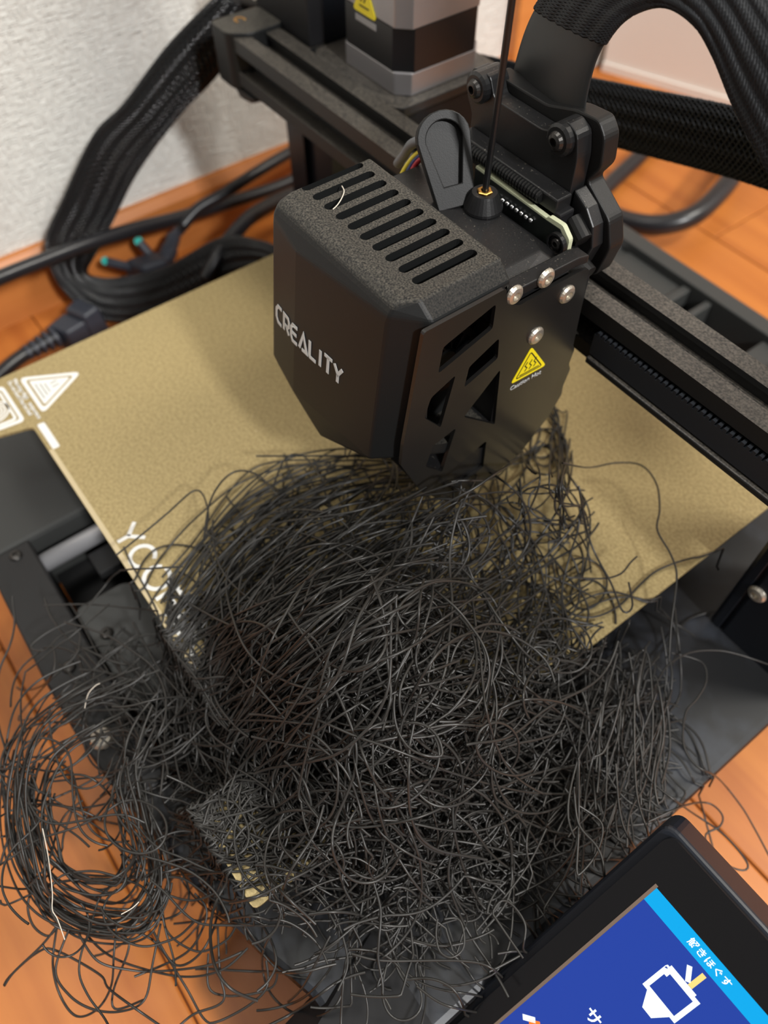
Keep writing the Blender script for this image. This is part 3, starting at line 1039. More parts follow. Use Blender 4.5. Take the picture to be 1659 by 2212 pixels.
slv2 = thing('braided_sleeve', (140, 158, 120), 'black ribbon sleeve arching up from the carriage bracket and down to the right', 'cable sleeve')
RI = [(151.6, 155.0, 119.4), (149.9, 155.0, 126.4), (149.8, 155.5, 138.6), (153.1, 156.0, 147.6), (157.8, 157.0, 152.8), (164.4, 158.0, 155.7), (172.1, 159.0, 154.4),
      (178.8, 160.0, 149.8), (188.6, 160.0, 141.8), (199.5, 159.0, 135.5), (213.9, 157.0, 128.7)]
RO = [(118.3, 160.0, 115.1), (117.2, 160.0, 122.9), (119.5, 160.5, 135.4), (124.3, 161.0, 145.4), (131.6, 162.0, 155.3), (144.1, 163.0, 163.8), (158.5, 164.0, 167.5),
      (172.5, 165.0, 166.0), (184.2, 165.0, 161.7), (197.4, 164.0, 155.6), (213.0, 162.0, 148.1)]
Pw, Ww, Nw = ribbon(RI, RO, 1.6, 0.0, 0.285)
ribbon_tube(Pw, Ww, Nw, 1.0).build('flat_wrap', M['strap'], slv2, smooth=True, label='smooth flat black wrap above the bracket')
Pb, Wb, Nb = ribbon(RI, RO, 2.2, 0.25, 1.0)
ribbon_tube(Pb, Wb, Nb, 0.95).build('sleeve_core', M['braid_core'], slv2, smooth=True)
ribbon_braid(Pb, Wb, Nb, 26, 3.2, 0.5).build('mesh_braid', M['braid_matt'], slv2, smooth=True, kind='stuff')

slv3 = thing('braided_sleeve', (120, 245, 70), 'flat black braided band crossing behind the carriage bracket', 'cable sleeve')
bp = spline([(24, 236, 58), (60, 246, 62), (100, 250, 70), (150, 250, 82), (200, 246, 92), (236, 225, 104)], 8)
bmb, core = braid(bp, 13.6, 3.0, (0, 1, 0.2), 24, 60, 0.4)
core.build('sleeve_core', M['braid_core'], slv3, smooth=True)
bmb.build('mesh_braid', M['braid_matt'], slv3, smooth=True, kind='stuff')


def cord(name, pts, r, label, material='cord', n=12):
    o_ = MB().tube(spline(pts, 10), r, n).build(name, M[material], None, smooth=True)
    tag(o_, label, 'cable')
    return o_


cord('looped_cable', [(-20, 376, -68), (5.7, 369.6, -67), (26.4, 365.5, -64), (47.8, 374, -60), (59, 392, -55), (55.8, 419, -52), (45, 450, -52), (27, 482, -60), (0, 505, -68)], 6.2,
     'thick black cable looping on the floor behind the base, under the flat band')
cord('looped_cable', [(4, 352, -69), (-2.4, 376, -68.5), (-9.6, 401, -68.5), (-17, 431, -68), (-29, 468, -68)], 5.4,
     'short black cable on the floor passing behind the side arm of the extruder')
cord('power_cable', [(-78, -20, -12), (-80, 11.5, -13.4), (-84, 26.4, -14.9), (-88, 51, -17.9), (-92, 77, -21.5), (-98, 105, -28.5), (-104, 135, -37), (-108, 174, -43.8), (-110, 208, -47.3),
                      (-112, 240, -46)], 3.7, 'long black glossy cable crossing in front of the braided sleeve at the left')
cord('power_cable', [(-98, 130, -38), (-100, 143, -33), (-100, 159, -30.6), (-102, 182.5, -27.5), (-106, 208, -26.5), (-112, 235, -28)], 3.3,
     'black cable branching up along the baseboard towards the left upright')
cord('power_cable', [(-56, 120, -44), (-60, 132, -36), (-66, 145, -33), (-74, 163, -32), (-84, 192, -37), (-90, 222, -44)], 4.2,
     'short dark cable between the gold sheet and the long glossy cable, touching the sleeve')
# inlet plug lying by the sleeve
plug = thing('power_plug', (-97, 108, -70), 'grey-black appliance plug with turquoise marks inside the sleeve loop', 'plug')
bm = hull([(-110, 92, -66), (-90, 98, -66), (-88, 118, -66), (-104, 118, -66), (-108, 94, -50), (-92, 98, -48), (-90, 114, -48), (-104, 114, -50)])
bm_build(bm, 'plug_body', M['plug'], plug, 3.0)
MB().tube(spline([(-98, 114, -55), (-104, 122, -52), (-109, 128, -50), (-114, 138, -49)]), [5.0] * 8 + [4.2] * 8 + [3.2] * 9, 12).build('strain_relief', M['plug'], plug, smooth=True)
MB().lathe([(2.4, 0), (2.2, 0.8)], (-107, 84, -46), (0.5, -0.3, 0.8), 14).build('turquoise_mark', M['cyan_dot'], plug)
MB().tube([(-107.2, 84.2, -46.4), (-104, 98, -56)], 2.6, 10).build('mark_post', M['plug'], plug)
MB().lathe([(2.6, 0), (2.4, 0.8)], (-109.5, 106.5, -44.5), (0.5, -0.3, 0.8), 14).build('turquoise_mark', M['cyan_dot'], plug)
MB().tube([(-109.7, 106.7, -45), (-104, 110, -54)], 2.6, 10).build('mark_post', M['plug'], plug)
plug2 = thing('power_plug', (-90, 50, -70), 'ribbed grey-black plug and cord at the corner of the gold sheet', 'plug')
bm = hull([(-98, 60, -72), (-80, 68, -72), (-76, 56, -72), (-93, 48, -72), (-97, 60, -52), (-82, 66, -52), (-79, 56, -52), (-92, 50, -52)])
bm_build(bm, 'plug_body', M['plug'], plug2, 2.0)
bm = hull([(-95, 50, -71), (-78, 57, -71), (-77, 44, -71), (-92, 37, -71), (-94, 50, -56), (-80, 56, -56), (-79, 44, -57), (-91, 38, -57)])
bm_build(bm, 'plug_neck', M['plug'], plug2, 1.6)
for k in range(5):
    MB().tube([(-86 + 0.6 * k, 39 - 4.0 * k, -62), (-85.7 + 0.6 * k, 37 - 4.0 * k, -62)], 6.2 - 0.5 * k, 14).build('relief_rib', M['plug'], plug2)
MB().tube(spline([(-86, 40, -62), (-84, 22, -62.5), (-80, 8, -63), (-74, -12, -66), (-70, -40, -70)]), 3.9, 12).build('plug_cord', M['cord'], plug2, smooth=True)

# ------------------------------------------------------------------ display
dsp = thing('control_display', (315, 40, -75), 'tilted black touch display with a lit blue screen at the front right of the base', 'display')
P0 = np.array((296.1, 64.3, 18.5))
dv = np.array((0, -0.69, -0.72))
dv /= np.linalg.norm(dv)
dn = np.cross((1.0, 0, 0), -dv)


def DSP(u, v, w_):
    return tuple(P0 + np.array((u, 0, 0)) + dv * v + dn * w_)


hs = rounded([(-9.6, -14.2), (48.5, -14.2), (48.5, 102), (-9.6, 102)], 4.0, 6)
MB().prism(hs, -13, -1.6, DSP).build('housing', M['bezel_side'], dsp, bevel=1.2, seg=3)
hs2 = rounded([(-7.0, -13.0), (46.0, -13.0), (46.0, 99.5), (-7.0, 99.5)], 3.4, 6)
MB().prism(hs2, -1.6, -0.1, DSP).build('front_glass', M['bezel'], dsp)
MB().prism([(-0.9, -0.6), (0, -0.6), (0, 70), (-0.9, 70)], -0.1, 0.0, DSP).build('screen_rim', M['frame_warm'], dsp)
scr = MB().prism([(0, 4.8), (38.8, 4.8), (38.8, 69.5), (0, 69.5)], -0.1, 0.02, DSP).build('screen', M['ui_blue'], dsp, label='glowing blue screen area')
MB().prism([(0, 0), (38.8, 0), (38.8, 4.8), (0, 4.8)], -0.1, 0.02, DSP).build('title_bar', M['ui_cyan'], dsp, label='glowing cyan title bar')
text('解きほぐす', DSP(19.2, 3.3, 0.03), (1, 0, 0), tuple(-dv), 2.55, 'title_text', M['ui_white'], dsp, 0.03, bold=0.012, align='CENTER')
UI = lambda u, v, w_: DSP(u, v, 0.03 + w_)
strokes([[(14.6, 12.4), (14.6, 20.5), (24.0, 20.5), (24.0, 12.4), (14.2, 12.4)], [(15.4, 14.3), (15.4, 11.7), (22.8, 11.7)]], UI, 1.25, 0.03).build('heater_icon', M['ui_white'], scr)
strokes([[(19.6, 10.6), (17.2, 7.2)]], UI, 1.3, 0.03).build('heater_icon_spark', M['ui_white'], scr)
strokes([[(20.6, 11.0), (20.6, 5.8)]], UI, 1.3, 0.03).build('filament_icon', M['ui_yellow'], scr)
MB().prism([(15.5, 21), (23, 21), (20.8, 25.5), (17.8, 25.5)], 0, 0.03, UI).build('nozzle_icon', M['ui_white'], scr)
text('サ', DSP(10.6, 41.0, 0.03), (1, 0, 0), tuple(-dv), 4.6, 'side_text', M['ui_white'], scr, 0.03, bold=0.02)
strokes([[(2.4, 58.2), (5.0, 55.4)]], UI, 1.6, 0.03).build('status_icon', M['ui_white'], scr)
strokes([[(4.4, 57.6), (6.6, 55.0)]], UI, 1.8, 0.03).build('status_icon_glow', M['ui_orange'], scr)
bm = hull([(292, 20, -75), (338, 20, -75), (292, 62, -75), (338, 62, -75), (294, 40, -30), (336, 40, -30), (294, 62, -8), (336, 62, -8)])
bm_build(bm, 'stand', M['base_dark'], dsp, 2)
MB().box(288.2, 300, -48, 40, -74, -42).build('mounting_arm', M['base_dark'], dsp)

# ------------------------------------------------------------------ tangle of extruded plastic
cam_p = np.array(CAM)
Rm = np.array([RX, DN, FW])


def on_z(px, py, z):
    """point of the level plane z seen in the photograph at (px,py)"""
    dd = Rm.T @ np.array(((px - IW / 2) / FPX, (py - IH / 2) / FPX, 1.0))
    return cam_p + dd * ((z - cam_p[2]) / dd[2])


def on_z_arr(P, z):
    D = np.stack([(P[:, 0] - IW / 2) / FPX, (P[:, 1] - IH / 2) / FPX, np.ones(len(P))], 1) @ Rm
    return cam_p + D * ((z - cam_p[2]) / D[:, 2])[:, None]


def ground(X, Y):
    g = np.full(X.shape, FZ + 0.6)
    onb = (X > -52) & (X < 288) & (Y > -44 + np.clip((X - 117) / 140, 0, 1) ** 2 * 22) & (Y < 322)
    g = np.where(onb, -29.4, g)
    ons = (X > -2) & (X < 237) & (Y > -2) & (Y < 236)
    tabs = (X > 200) & (X < 237) & (Y > -23) & (Y < 5)
    g = np.where(ons | tabs, 0.6, g)
    return g


def dome(X, Y):
    g = lambda cx, cy, sx, sy: np.exp(-((X - cx) / sx) ** 2 - ((Y - cy) / sy) ** 2)
    h = 50 * g(206, 42, 46, 46) + 14 * g(150, 70, 24, 24) + 42 * g(181, 96, 17, 18) + 46 * g(190, 125, 15, 16)
    edge = np.clip((Y + 12) / 30, 0, 1)
    low = -26 * (1 - edge) * np.clip((240 - X) / 30, 0, 1) - 24 * np.clip((X - 240) / 30, 0, 1)
    return h + low + 2


def lift(P2, frac, extra=0.0):
    """pixel path -> 3-D path on (or inside) the heap; frac 1 = its surface, 0 = what carries it"""
    P2 = np.array(P2, float)
    z = np.full(len(P2), 20.0)
    for _ in range(9):
        Q = on_z_arr(P2, z)
        gnd = ground(Q[:, 0], Q[:, 1])
        # soften the step at the sheet's edges so that strands drape over it
        top = np.maximum(dome(Q[:, 0], Q[:, 1]), gnd)
        zn = gnd + (top - gnd) * frac + extra
        z = 0.5 * z + 0.5 * zn
    if len(z) > 8:
        k = np.array([1, 2, 3, 4, 3, 2, 1.0])
        k /= k.sum()
        for _ in range(2):
            zp = np.pad(z, 3, mode='edge')
            z = np.convolve(zp, k, 'valid')
    Q = on_z_arr(P2, z)
    Q[:, 2] = np.maximum(Q[:, 2], ground(Q[:, 0], Q[:, 1]))
    return Q


def strand_mesh(paths, radii, sides):
    vs, fs = [], []
    base_i = 0
    ang = np.arange(sides) * 2 * math.pi / sides
    ca, sa = np.cos(ang), np.sin(ang)
    for P, r in zip(paths, radii):
        n = len(P)
        if n < 3:
            continue
        T = np.gradient(P, axis=0)
        T /= np.linalg.norm(T, axis=1)[:, None] + 1e-12
        U = np.zeros_like(P)
        u = np.cross(T[0], (0.2, 0.5, 0.8))
        for i in range(n):
            u = u - T[i] * np.dot(u, T[i])
            u = u / (np.linalg.norm(u) + 1e-12)
            U[i] = u
        V = np.cross(T, U)
        ring_ = P[:, None, :] + r * (ca[None, :, None] * U[:, None, :] + sa[None, :, None] * V[:, None, :])
        vs.append(ring_.reshape(-1, 3))
        i = np.arange(n - 1)[:, None] * sides
        k = np.arange(sides)[None, :]
        k2 = (k + 1) % sides
        f = np.stack([i + k, i + k2, i + sides + k2, i + sides + k], -1).reshape(-1, 4) + base_i
        fs.append(f)
        base_i += n * sides
    vs = np.concatenate(vs) * S
    fs = np.concatenate(fs)
    me = bpy.data.meshes.new('strand')
    me.vertices.add(len(vs))
    me.vertices.foreach_set('co', vs.ravel())
    me.loops.add(len(fs) * 4)
    me.loops.foreach_set('vertex_index', fs.ravel())
    me.polygons.add(len(fs))
    me.polygons.foreach_set('loop_start', np.arange(len(fs)) * 4)
    me.polygons.foreach_set('loop_total', np.full(len(fs), 4))
    me.polygons.foreach_set('use_smooth', np.ones(len(fs), bool))
    me.update(calc_edges=True)
    return me


rg = np.random.default_rng(5)


def resample(P, step):
    P = np.array(P, float)
    s = np.r_[0, np.cumsum(np.linalg.norm(np.diff(P, axis=0), axis=1))]
    n = max(4, int(s[-1] / step))
    t = np.linspace(0, s[-1], n)
    return np.stack([np.interp(t, s, P[:, k]) for k in range(P.shape[1])], 1)


def smooth_noise(n, amp, wl):
    m = max(4, int(n / wl) + 4)
    k = rg.normal(0, amp, m)
    x = np.linspace(0.5, m - 2.5, n)
    i = x.astype(int)
    f = x - i
    f = f * f * (3 - 2 * f)
    return k[i] * (1 - f) + k[i + 1] * f


def walk(x, y, length, curl, kink=0.0, step=9.0, th=None, mem=0.93):
    n = max(5, int(length / step))
    th = rg.uniform(0, 2 * math.pi) if th is None else th
    kap = rg.normal(0, curl)
    P = [(x, y)]
    for i in range(n):
        kap = mem * kap + rg.normal(0, curl * math.sqrt(1 - mem * mem))
        if kink and rg.random() < kink:
            th += rg.normal(0, 0.8)
        th += kap * step
        x += math.cos(th) * step
        y += math.sin(th) * step
        P.append((x, y))
    return np.array(P)


def inside(x, y, poly):
    c = False
    j = len(poly) - 1
    for i in range(len(poly)):
        xi, yi = poly[i]
        xj, yj = poly[j]
        if (yi > y) != (yj > y) and x < (xj - xi) * (y - yi) / (yj - yi) + xi:
            c = not c
        j = i
    return c


def sample(poly):
    xs = [p[0] for p in poly]
    ys = [p[1] for p in poly]
    while True:
        x, y = rg.uniform(min(xs), max(xs)), rg.uniform(min(ys), max(ys))
        if inside(x, y, poly):
            return x, y


single, mass = [], []          # (path, radius)


HEAP = [(345, 1300), (400, 1200), (470, 1110), (560, 1025), (700, 985), (860, 972), (960, 915), (1100, 868), (1200, 868), (1240, 1000), (1290, 1150), (1295, 1400), (1440, 1400),
        (1480, 1500), (1430, 1800), (1200, 1960), (900, 2110), (700, 2060), (560, 2000), (430, 1860), (330, 1660), (120, 1560), (100, 1440), (230, 1360), (350, 1400)]


def put(P2, frac, r=None, extra=0.0, one=False, wob=0.0, clip=True):
    P2 = resample(P2, 9.0)
    if clip and (frac > 0.85 or rg.random() < 0.8) and P2[:, 1].mean() < 1780:   # a strand turns back into the heap: keep its longest run within the outline
        run, best = [], []
        jx, jy = rg.normal(0, 16, 2)
        for p in P2:
            if inside(p[0] + jx, p[1] + jy, HEAP):
                run.append(p)
            else:
                if len(run) > len(best):
                    best = run
                run = []
        best = run if len(run) > len(best) else best
        if len(best) < 8:
            return
        P2 = np.array(best)
    n = len(P2)
    f = np.clip(frac + smooth_noise(n, 0.10 if frac > 0.1 else 0.02, 14), 0, 1.25)
    e = extra + (smooth_noise(n, wob, 12) if wob else 0)
    Q = lift(P2, f, e)
    (single if one else mass).append((Q, r or rg.uniform(0.31, 0.41)))


# A: combed sweep from the nozzle side down over the left shoulder
GA = [np.array(spline(g, 10)) for g in (
    [(930, 985), (780, 985), (650, 1000), (560, 1035), (470, 1120), (400, 1215), (352, 1310), (352, 1400), (430, 1490)],
    [(960, 1040), (820, 1060), (690, 1110), (590, 1180), (500, 1270), (430, 1360), (390, 1430), (390, 1500), (470, 1580)],
    [(1040, 1100), (920, 1180), (800, 1260), (690, 1340), (590, 1430), (510, 1520), (470, 1590), (480, 1660), (540, 1700)],
    [(1120, 1180), (1010, 1290), (900, 1380), (800, 1460), (710, 1550), (640, 1640), (600, 1710), (620, 1760), (660, 1790)])]


def combed(t):
    k = min(int(t), 2)
    f = t - k
    return GA[k] * (1 - f) + GA[k + 1] * f


for i in range(215):
    t = rg.uniform(1.05, 3) if i > 50 else rg.uniform(0, 1.0) ** 0.9
    P = combed(t)
    n = len(P)
    a = int(rg.uniform(0, n * 0.35))
    b = int(rg.uniform(n * 0.55, n))
    P = P[a:b].copy()
    m = len(P)
    th = rg.normal(0, 0.05) if t < 1.05 else rg.normal(0, 0.26)
    mid = P.mean(axis=0)
    P = (P - mid) @ np.array(((math.cos(th), math.sin(th)), (-math.sin(th), math.cos(th)))) + mid
    P[:, 0] += smooth_noise(m, 20, 24) + rg.normal(0, 14)
    P[:, 1] += smooth_noise(m, 20, 24) + rg.normal(0, 14)
    put(P, rg.uniform(0.35, 1.08) if t < 0.8 else rg.uniform(0.70, 1.10), wob=0.6, one=(i % 5 == 0))

# B: airy curls at the right, the sheet shows through
PB = [(960, 940), (1100, 880), (1200, 880), (1230, 1010), (1275, 1130), (1265, 1300), (1270, 1440), (1180, 1470), (1000, 1420), (940, 1200), (930, 1040)]
for i in range(112):
    x, y = sample(PB)
    if y < 1040 and rg.random() < 0.6:
        continue
    P = walk(x, y, rg.uniform(200, 520), 0.017, 0.006, mem=0.965)
    P = P[[inside(p[0], p[1], PB) or rg.random() < 0.15 for p in P]] if i % 3 else P
    if len(P) > 5 and np.max(np.linalg.norm(np.diff(P, axis=0), axis=1)) < 30:
        put(P, rg.uniform(0.05, 1.0), wob=1.0, one=(i % 10 == 0))
# strands rising beside the head and falling over the right flank
for i in range(16):
    j = lambda s_: rg.normal(0, 1.5 * s_)
    P = spline([(1000 + j(50), 930 + j(18)), (1080 + j(20), 890 + j(10)), (1150 + j(14), 862 + j(10)), (1195 + j(10), 890 + j(14)), (1212 + j(9), 960 + j(20)),
                (1222 + j(12), 1050 + j(25)), (1255 + j(16), 1130 + j(30)), (1255 + j(30), 1250 + j(60)), (1230 + j(60), 1350 + j(60))], 8)
    a = 0 if rg.random() < .5 else int(rg.uniform(5, 30))
    b = int(rg.uniform(42, len(P)))
    put(P[a:b], rg.uniform(0.4, 1.1), wob=0.9, one=(i % 2 == 0))

# C: dense chaotic core
PC = [(440, 1500), (560, 1420), (690, 1300), (790, 1190), (900, 1200), (960, 1330), (1080, 1440), (1290, 1480), (1290, 1650), (1200, 1760), (1000, 1800), (760, 1800), (560, 1740),
      (420, 1640), (380, 1520)]
for i in range(980):
    x, y = sample(PC)
    P = walk(x, y, rg.uniform(150, 560), 0.0065, 0.012, mem=0.96)
    put(P, rg.uniform(0.0, 0.80), wob=0.8, one=(i % 60 == 0))
# long pale strands lying on top of the core
for i in range(84):
    x, y = sample([(560, 1200), (960, 1080), (1080, 1400), (1230, 1560), (1230, 1720), (700, 1800), (480, 1600)])
    P = walk(x, y, rg.uniform(350, 850), 0.0075, 0.004, th=rg.choice([2.4, 2.4, -0.7, 0.2, 3.3, 1.6]) + rg.normal(0, 0.5), mem=0.975)
    put(P, rg.uniform(0.92, 1.16), wob=1.2, one=True, r=rg.uniform(0.36, 0.42))
# C2: kinked small curls at the front
PK = [(700, 1740), (1150, 1720), (1250, 1800), (1130, 1900), (960, 1960), (880, 2040), (760, 1960), (690, 1840)]
for i in range(170):
    x, y = sample(PK)
    P = walk(x, y, rg.uniform(80, 260), 0.022, 0.06)
    put(P, rg.uniform(0.0, 0.9), wob=1.0)
PL = [(330, 1500), (480, 1540), (620, 1720), (760, 1800), (700, 1900), (560, 1880), (420, 1780), (320, 1640)]
for i in range(95):
    x, y = sample(PL)
    P = walk(x, y, rg.uniform(120, 380), 0.009, 0.03)
    put(P, rg.uniform(0.0, 0.8), wob=0.8, extra=rg.uniform(0, 3))

# D: coil hanging off the front left
CO = np.array(spline([(360, 1395), (255, 1440), (135, 1500), (62, 1580), (28, 1700), (38, 1820), (80, 1925), (150, 1985), (240, 2012), (312, 1995), (352, 1925), (345, 1845),
                      (322, 1760), (300, 1660), (322, 1560), (370, 1480), (430, 1440)], 9))
cc = np.array((200, 1760))
for i in range(38):
    k = rg.uniform(0.86, 1.05) if i < 22 else rg.uniform(0.5, 1.0)
    th = rg.normal(0, 0.07)
    Rt = np.array(((math.cos(th), -math.sin(th)), (math.sin(th), math.cos(th))))
    P = (CO - cc) @ Rt.T * (k, rg.normal(k, 0.03)) + cc + rg.normal(0, 9, 2)
    m = len(P)
    P[:, 0] += smooth_noise(m, 10, 14)
    P[:, 1] += smooth_noise(m, 10, 14)
    a = int(rg.uniform(0, m * 0.3))
    b = int(rg.uniform(m * 0.6, m))
    Q = resample(P[a:b], 9)
    z = -8 + smooth_noise(len(Q), 5, 22) + rg.normal(0, 4) - np.clip((Q[:, 1] - 1600) / 400, 0, 1) * 14
    z = np.maximum(z, -27)
    single.append((on_z_arr(Q, z), rg.uniform(0.32, 0.40)))
for i in range(44):
    x, y = sample([(60, 1560), (330, 1500), (400, 1800), (300, 1990), (100, 1930)])
    Q = resample(walk(x, y, rg.uniform(200, 520), 0.010, 0.01), 9)
    z = np.maximum(-12 + smooth_noise(len(Q), 5, 20) + rg.normal(0, 4), -27)
    (single if i < 26 else mass).append((on_z_arr(Q, z), rg.uniform(0.31, 0.38)))
# sparse left-over ends above the base bar
for i in range(48):
    x, y = sample([(100, 1400), (330, 1330), (430, 1450), (420, 1600), (300, 1620), (160, 1540)])
    P = walk(x, y, rg.uniform(70, 260), 0.008, 0.03, th=rg.choice([2.5, 1.5, -0.6]) + rg.normal(0, 0.4))
    put(P, 0.3, extra=rg.uniform(1, 12), wob=1.0, one=(i < 26))

# E: long strands falling at the right
for i in range(42):
    j = lambda s_: rg.normal(0, s_)
    x0, x1 = rg.uniform(1290, 1470), 0
    x1 = x0 - rg.uniform(0, 110)
    P = spline([(x0 + j(12), 1370 + j(40)), (x0 - 0.2 * (x0 - x1) + j(16), 1470 + j(20)), (x0 - 0.45 * (x0 - x1) + j(18), 1570 + j(20)),
                (x0 - 0.75 * (x0 - x1) + j(16), 1680 + j(20)), (x1 + j(22), 1790 + j(40)), (x1 + j(30), 1860 + j(40))], 8)
    b = int(rg.uniform(22, len(P)))
    a = int(rg.uniform(0, 14))
    put(P[a:b], 0.5, extra=rg.uniform(2, 20), wob=1.4, one=(i < 34))
for i in range(34):
    x, y = sample([(1180, 1450), (1320, 1430), (1420, 1500), (1400, 1700), (1300, 1800), (1150, 1800)])
    P = walk(x, y, rg.uniform(120, 360), 0.007, 0.02, th=rg.choice([1.5, 1.9, 2.4]) + rg.normal(0, 0.4))
    put(P, 0.6, extra=rg.uniform(0, 14), wob=1.2)
# G: sparse ends over the front of the base
for i in range(60):
    x, y = sample([(420, 1880), (760, 1850), (1150, 1900), (1050, 2120), (760, 2150), (560, 2020)])
    P = walk(x, y, rg.uniform(110, 420), 0.006, 0.03)
    put(P, 0.4, extra=rg.uniform(1, 16), wob=1.2, one=(i < 30))

# F: strands traced one by one; (height above what lies below, pixel path)
TR = [
    (10, [(1215, 1000), (1270, 1010), (1330, 1000), (1385, 1005), (1418, 1045), (1425, 1100), (1420, 1145), (1450, 1200), (1462, 1250), (1450, 1350), (1445, 1430)]),
    (8, [(1225, 1247), (1300, 1250), (1340, 1240), (1362, 1215), (1376, 1202)]),
    (9, [(1250, 1050), (1275, 1170), (1320, 1260), (1345, 1320), (1366, 1310), (1358, 1258)]),
    (14, [(1659, 1435), (1600, 1415), (1550, 1405), (1490, 1410), (1440, 1440), (1400, 1500), (1330, 1530), (1200, 1590), (1080, 1650), (960, 1700)]),
    (12, [(1450, 1410), (1515, 1430), (1526, 1470), (1505, 1510), (1483, 1535), (1475, 1580), (1480, 1620), (1505, 1655), (1550, 1680), (1600, 1740), (1630, 1790), (1662, 1850)]),
    (22, [(1400, 1775), (1480, 1740), (1530, 1735), (1560, 1760), (1555, 1785), (1525, 1802), (1532, 1830), (1570, 1868), (1608, 1880), (1612, 1860), (1560, 1800), (1480, 1745), (1400, 1680),
          (1385, 1620), (1380, 1590)]),
    (30, [(1370, 1500), (1374, 1700), (1400, 1800), (1428, 1890), (1450, 1930)]),
    (26, [(1250, 1640), (1250, 1790), (1246, 1880), (1256, 1885), (1290, 1840), (1300, 1780), (1250, 1740)]),
    (30, [(1330, 1650), (1345, 1780), (1400, 1870), (1452, 1932), (1440, 1930)]),
    (34, [(1262, 1900), (1300, 1980), (1325, 2100), (1340, 2150), (1320, 2180), (1280, 2185), (1230, 2170), (1205, 2130), (1200, 2070)]),
    (36, [(1424, 1925), (1440, 1980), (1465, 2050), (1470, 2090), (1450, 2125), (1410, 2125), (1360, 2090), (1320, 2050), (1303, 1980), (1305, 1880), (1290, 1830), (1250, 1780), (1240, 1700)]),
    (24, [(1130, 2070), (1075, 1990), (1065, 1970), (1085, 1945), (1112, 1960), (1135, 2000), (1130, 2050), (1142, 2062), (1140, 2100), (1170, 2150)]),
    (22, [(1190, 2150), (1215, 2160), (1200, 2180), (1150, 2185), (1060, 2190), (960, 2170), (900, 2130)]),
    (20, [(1075, 2060), (1110, 2055), (1143, 2060), (1120, 2100), (1090, 2160), (1065, 2180)]),
    (18, [(1180, 1790), (1140, 1870), (1080, 1950), (1030, 2010)]),
    (18, [(945, 1985), (942, 2020), (950, 2055), (975, 2068), (1000, 2050), (1002, 2015), (990, 1985), (960, 1985)]),
    (14, [(680, 1920), (720, 1970), (745, 2040), (750, 2090), (730, 2140)]),
    (14, [(600, 1970), (660, 1935), (690, 1905), (720, 1850), (740, 1790)]),
    (16, [(760, 2060), (830, 2075), (990, 2075), (1060, 2090), (1110, 2140)]),
    (10, [(250, 1200), (300, 1160), (360, 1110), (415, 1062), (438, 1068), (450, 1110), (447, 1150), (470, 1165)]),
    (12, [(395, 1224), (330, 1228), (258, 1235), (215, 1280), (170, 1330), (100, 1368), (66, 1398), (98, 1404), (130, 1375), (168, 1362), (172, 1390), (160, 1420), (100, 1478), (40, 1550), (75, 1552),
          (180, 1536), (300, 1532)]),
    (10, [(95, 1308), (200, 1306), (340, 1320)]),
    (12, [(440, 1165), (452, 1090), (475, 1045), (505, 1020), (535, 1018), (565, 1032), (600, 1070)]),
    (8, [(553, 985), (640, 985), (740, 985), (830, 990), (900, 1010)]),
    (8, [(590, 1050), (610, 1000), (630, 982), (655, 985), (670, 1000), (700, 1040)]),
    (8, [(745, 985), (748, 960), (755, 950), (760, 965), (750, 990)]),
    (10, [(820, 950), (845, 980), (858, 1020), (856, 1055)]),
    (12, [(895, 880), (925, 915), (960, 950), (990, 985)]),
    (10, [(410, 1510), (350, 1580), (300, 1640), (220, 1700)]),
    (12, [(200, 1480), (215, 1430), (290, 1380), (340, 1370)]),
    (12, [(100, 1550), (140, 1490), (210, 1440), (290, 1375), (308, 1378)]),
]
for h, P in TR:
    P2 = resample(spline(P, 10), 7)
    X = lift(P2, 0.95 if P[0][1] < 1700 and 400 < P[0][0] < 1260 else 0.25, h)
    single.append((X, 0.34))
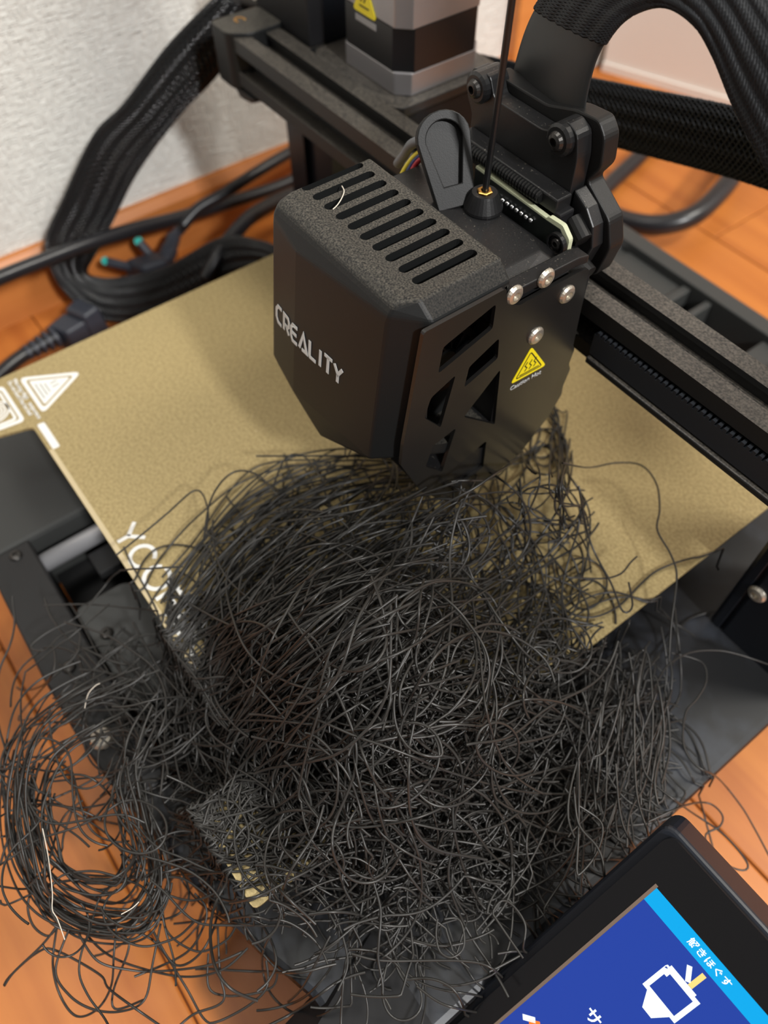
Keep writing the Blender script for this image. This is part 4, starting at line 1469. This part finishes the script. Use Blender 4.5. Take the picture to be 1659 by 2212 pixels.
# loops below the coil, over the floor
LP = [
    [(75, 1905), (60, 1955), (72, 2000), (105, 2022), (126, 1995), (92, 2040), (30, 2100), (8, 2132), (22, 2108), (80, 2058), (120, 2053), (215, 2105), (240, 2140), (345, 2215)],
    [(125, 1990), (114, 2080), (130, 2150), (165, 2195), (210, 2180), (240, 2130), (246, 2060), (252, 1995)],
    [(152, 2000), (120, 2095), (150, 2150), (200, 2180), (260, 2185), (312, 2160), (330, 2080), (347, 1995)],
    [(180, 2012), (230, 2060), (300, 2090), (400, 2110), (480, 2095), (535, 2048)],
    [(165, 2008), (210, 2075), (280, 2095), (345, 2098), (450, 2085), (525, 2055)],
    [(290, 2012), (340, 2040), (400, 2130), (440, 2200), (470, 2207), (540, 2170), (577, 2130), (575, 2075)],
    [(350, 1950), (360, 2010), (400, 2045), (440, 2055), (490, 2030), (512, 1995)],
    [(470, 1995), (475, 2100), (485, 2150), (470, 2172), (420, 2190), (388, 2215)],
    [(450, 2060), (450, 2130), (480, 2150), (540, 2148), (590, 2130), (600, 2090)],
    [(330, 2010), (380, 2085), (440, 2050), (470, 1960), (430, 1900)],
    [(240, 2010), (275, 2030), (275, 2060), (245, 2140), (250, 2180), (310, 2160)],
    [(420, 1930), (445, 1960), (440, 2000), (400, 2060), (290, 2110)],
    [(0, 1808), (40, 1805), (80, 1825), (130, 1860), (180, 1930)],
    [(0, 1945), (12, 1955), (70, 1930)],
    [(0, 1870), (15, 1820), (40, 1770), (95, 1735), (190, 1690), (260, 1640)],
    [(5, 1745), (30, 1720), (110, 1735), (180, 1745), (290, 1720), (360, 1690)],
    [(350, 1895), (400, 1900), (470, 1948), (520, 1950), (600, 1930)],
    [(330, 1920), (420, 1945), (520, 1900), (600, 1880), (690, 1855)],
]
for P in LP:
    P2 = resample(spline(P, 10), 7)
    z = -20 - np.clip((P2[:, 1] - 1900) / 300, 0, 1) * 14 + smooth_noise(len(P2), 3, 20)
    q = on_z_arr(P2, z)
    gg = ground(q[:, 0], q[:, 1])
    q[:, 2] = np.maximum(q[:, 2], gg + 0.4)
    single.append((q, 0.36))

nest = thing('filament_tangle', (205, 45, 0), 'large tangled heap of thin black plastic strands spilling off the gold sheet', 'plastic tangle')
if len(single) > 296:
    single.sort(key=lambda s_: -len(s_[0]))
    mass += single[296:]
    single = single[:296]
for P, r in single:
    link('strand', strand_mesh([P], [r], 6), M['strand'], nest)
for P in ([(183, 1530), (190, 1500), (205, 1482), (216, 1476)], [(92, 1790), (104, 1850), (113, 1925), (113, 1965), (124, 1985), (140, 2030)],
          [(262, 1975), (285, 1962), (300, 1948)]):
    P2 = resample(spline(P, 8), 7)
    link('lint_thread', strand_mesh([on_z_arr(P2, np.full(len(P2), -3.0))], [0.14], 5), M['lint'], nest)['label'] = 'pale thread of lint caught in the strands'
o = link('strand_mass', strand_mesh([p for p, _ in mass], [r for _, r in mass], 5), M['strand'], nest)
o['kind'] = 'stuff'
print('strands', len(single), len(mass))

# repeats carry a group
for o in list(COL.objects):
    if o.parent is None:
        k = o.name.split('.')[0]
        g = {'braided_sleeve': 'braided cable sleeves of the printer', 'power_cable': 'black cables along the baseboard',
             'looped_cable': 'black cables on the floor behind the printer', 'power_plug': 'plugs beside the sleeve'}.get(k)
        if g:
            o['group'] = g
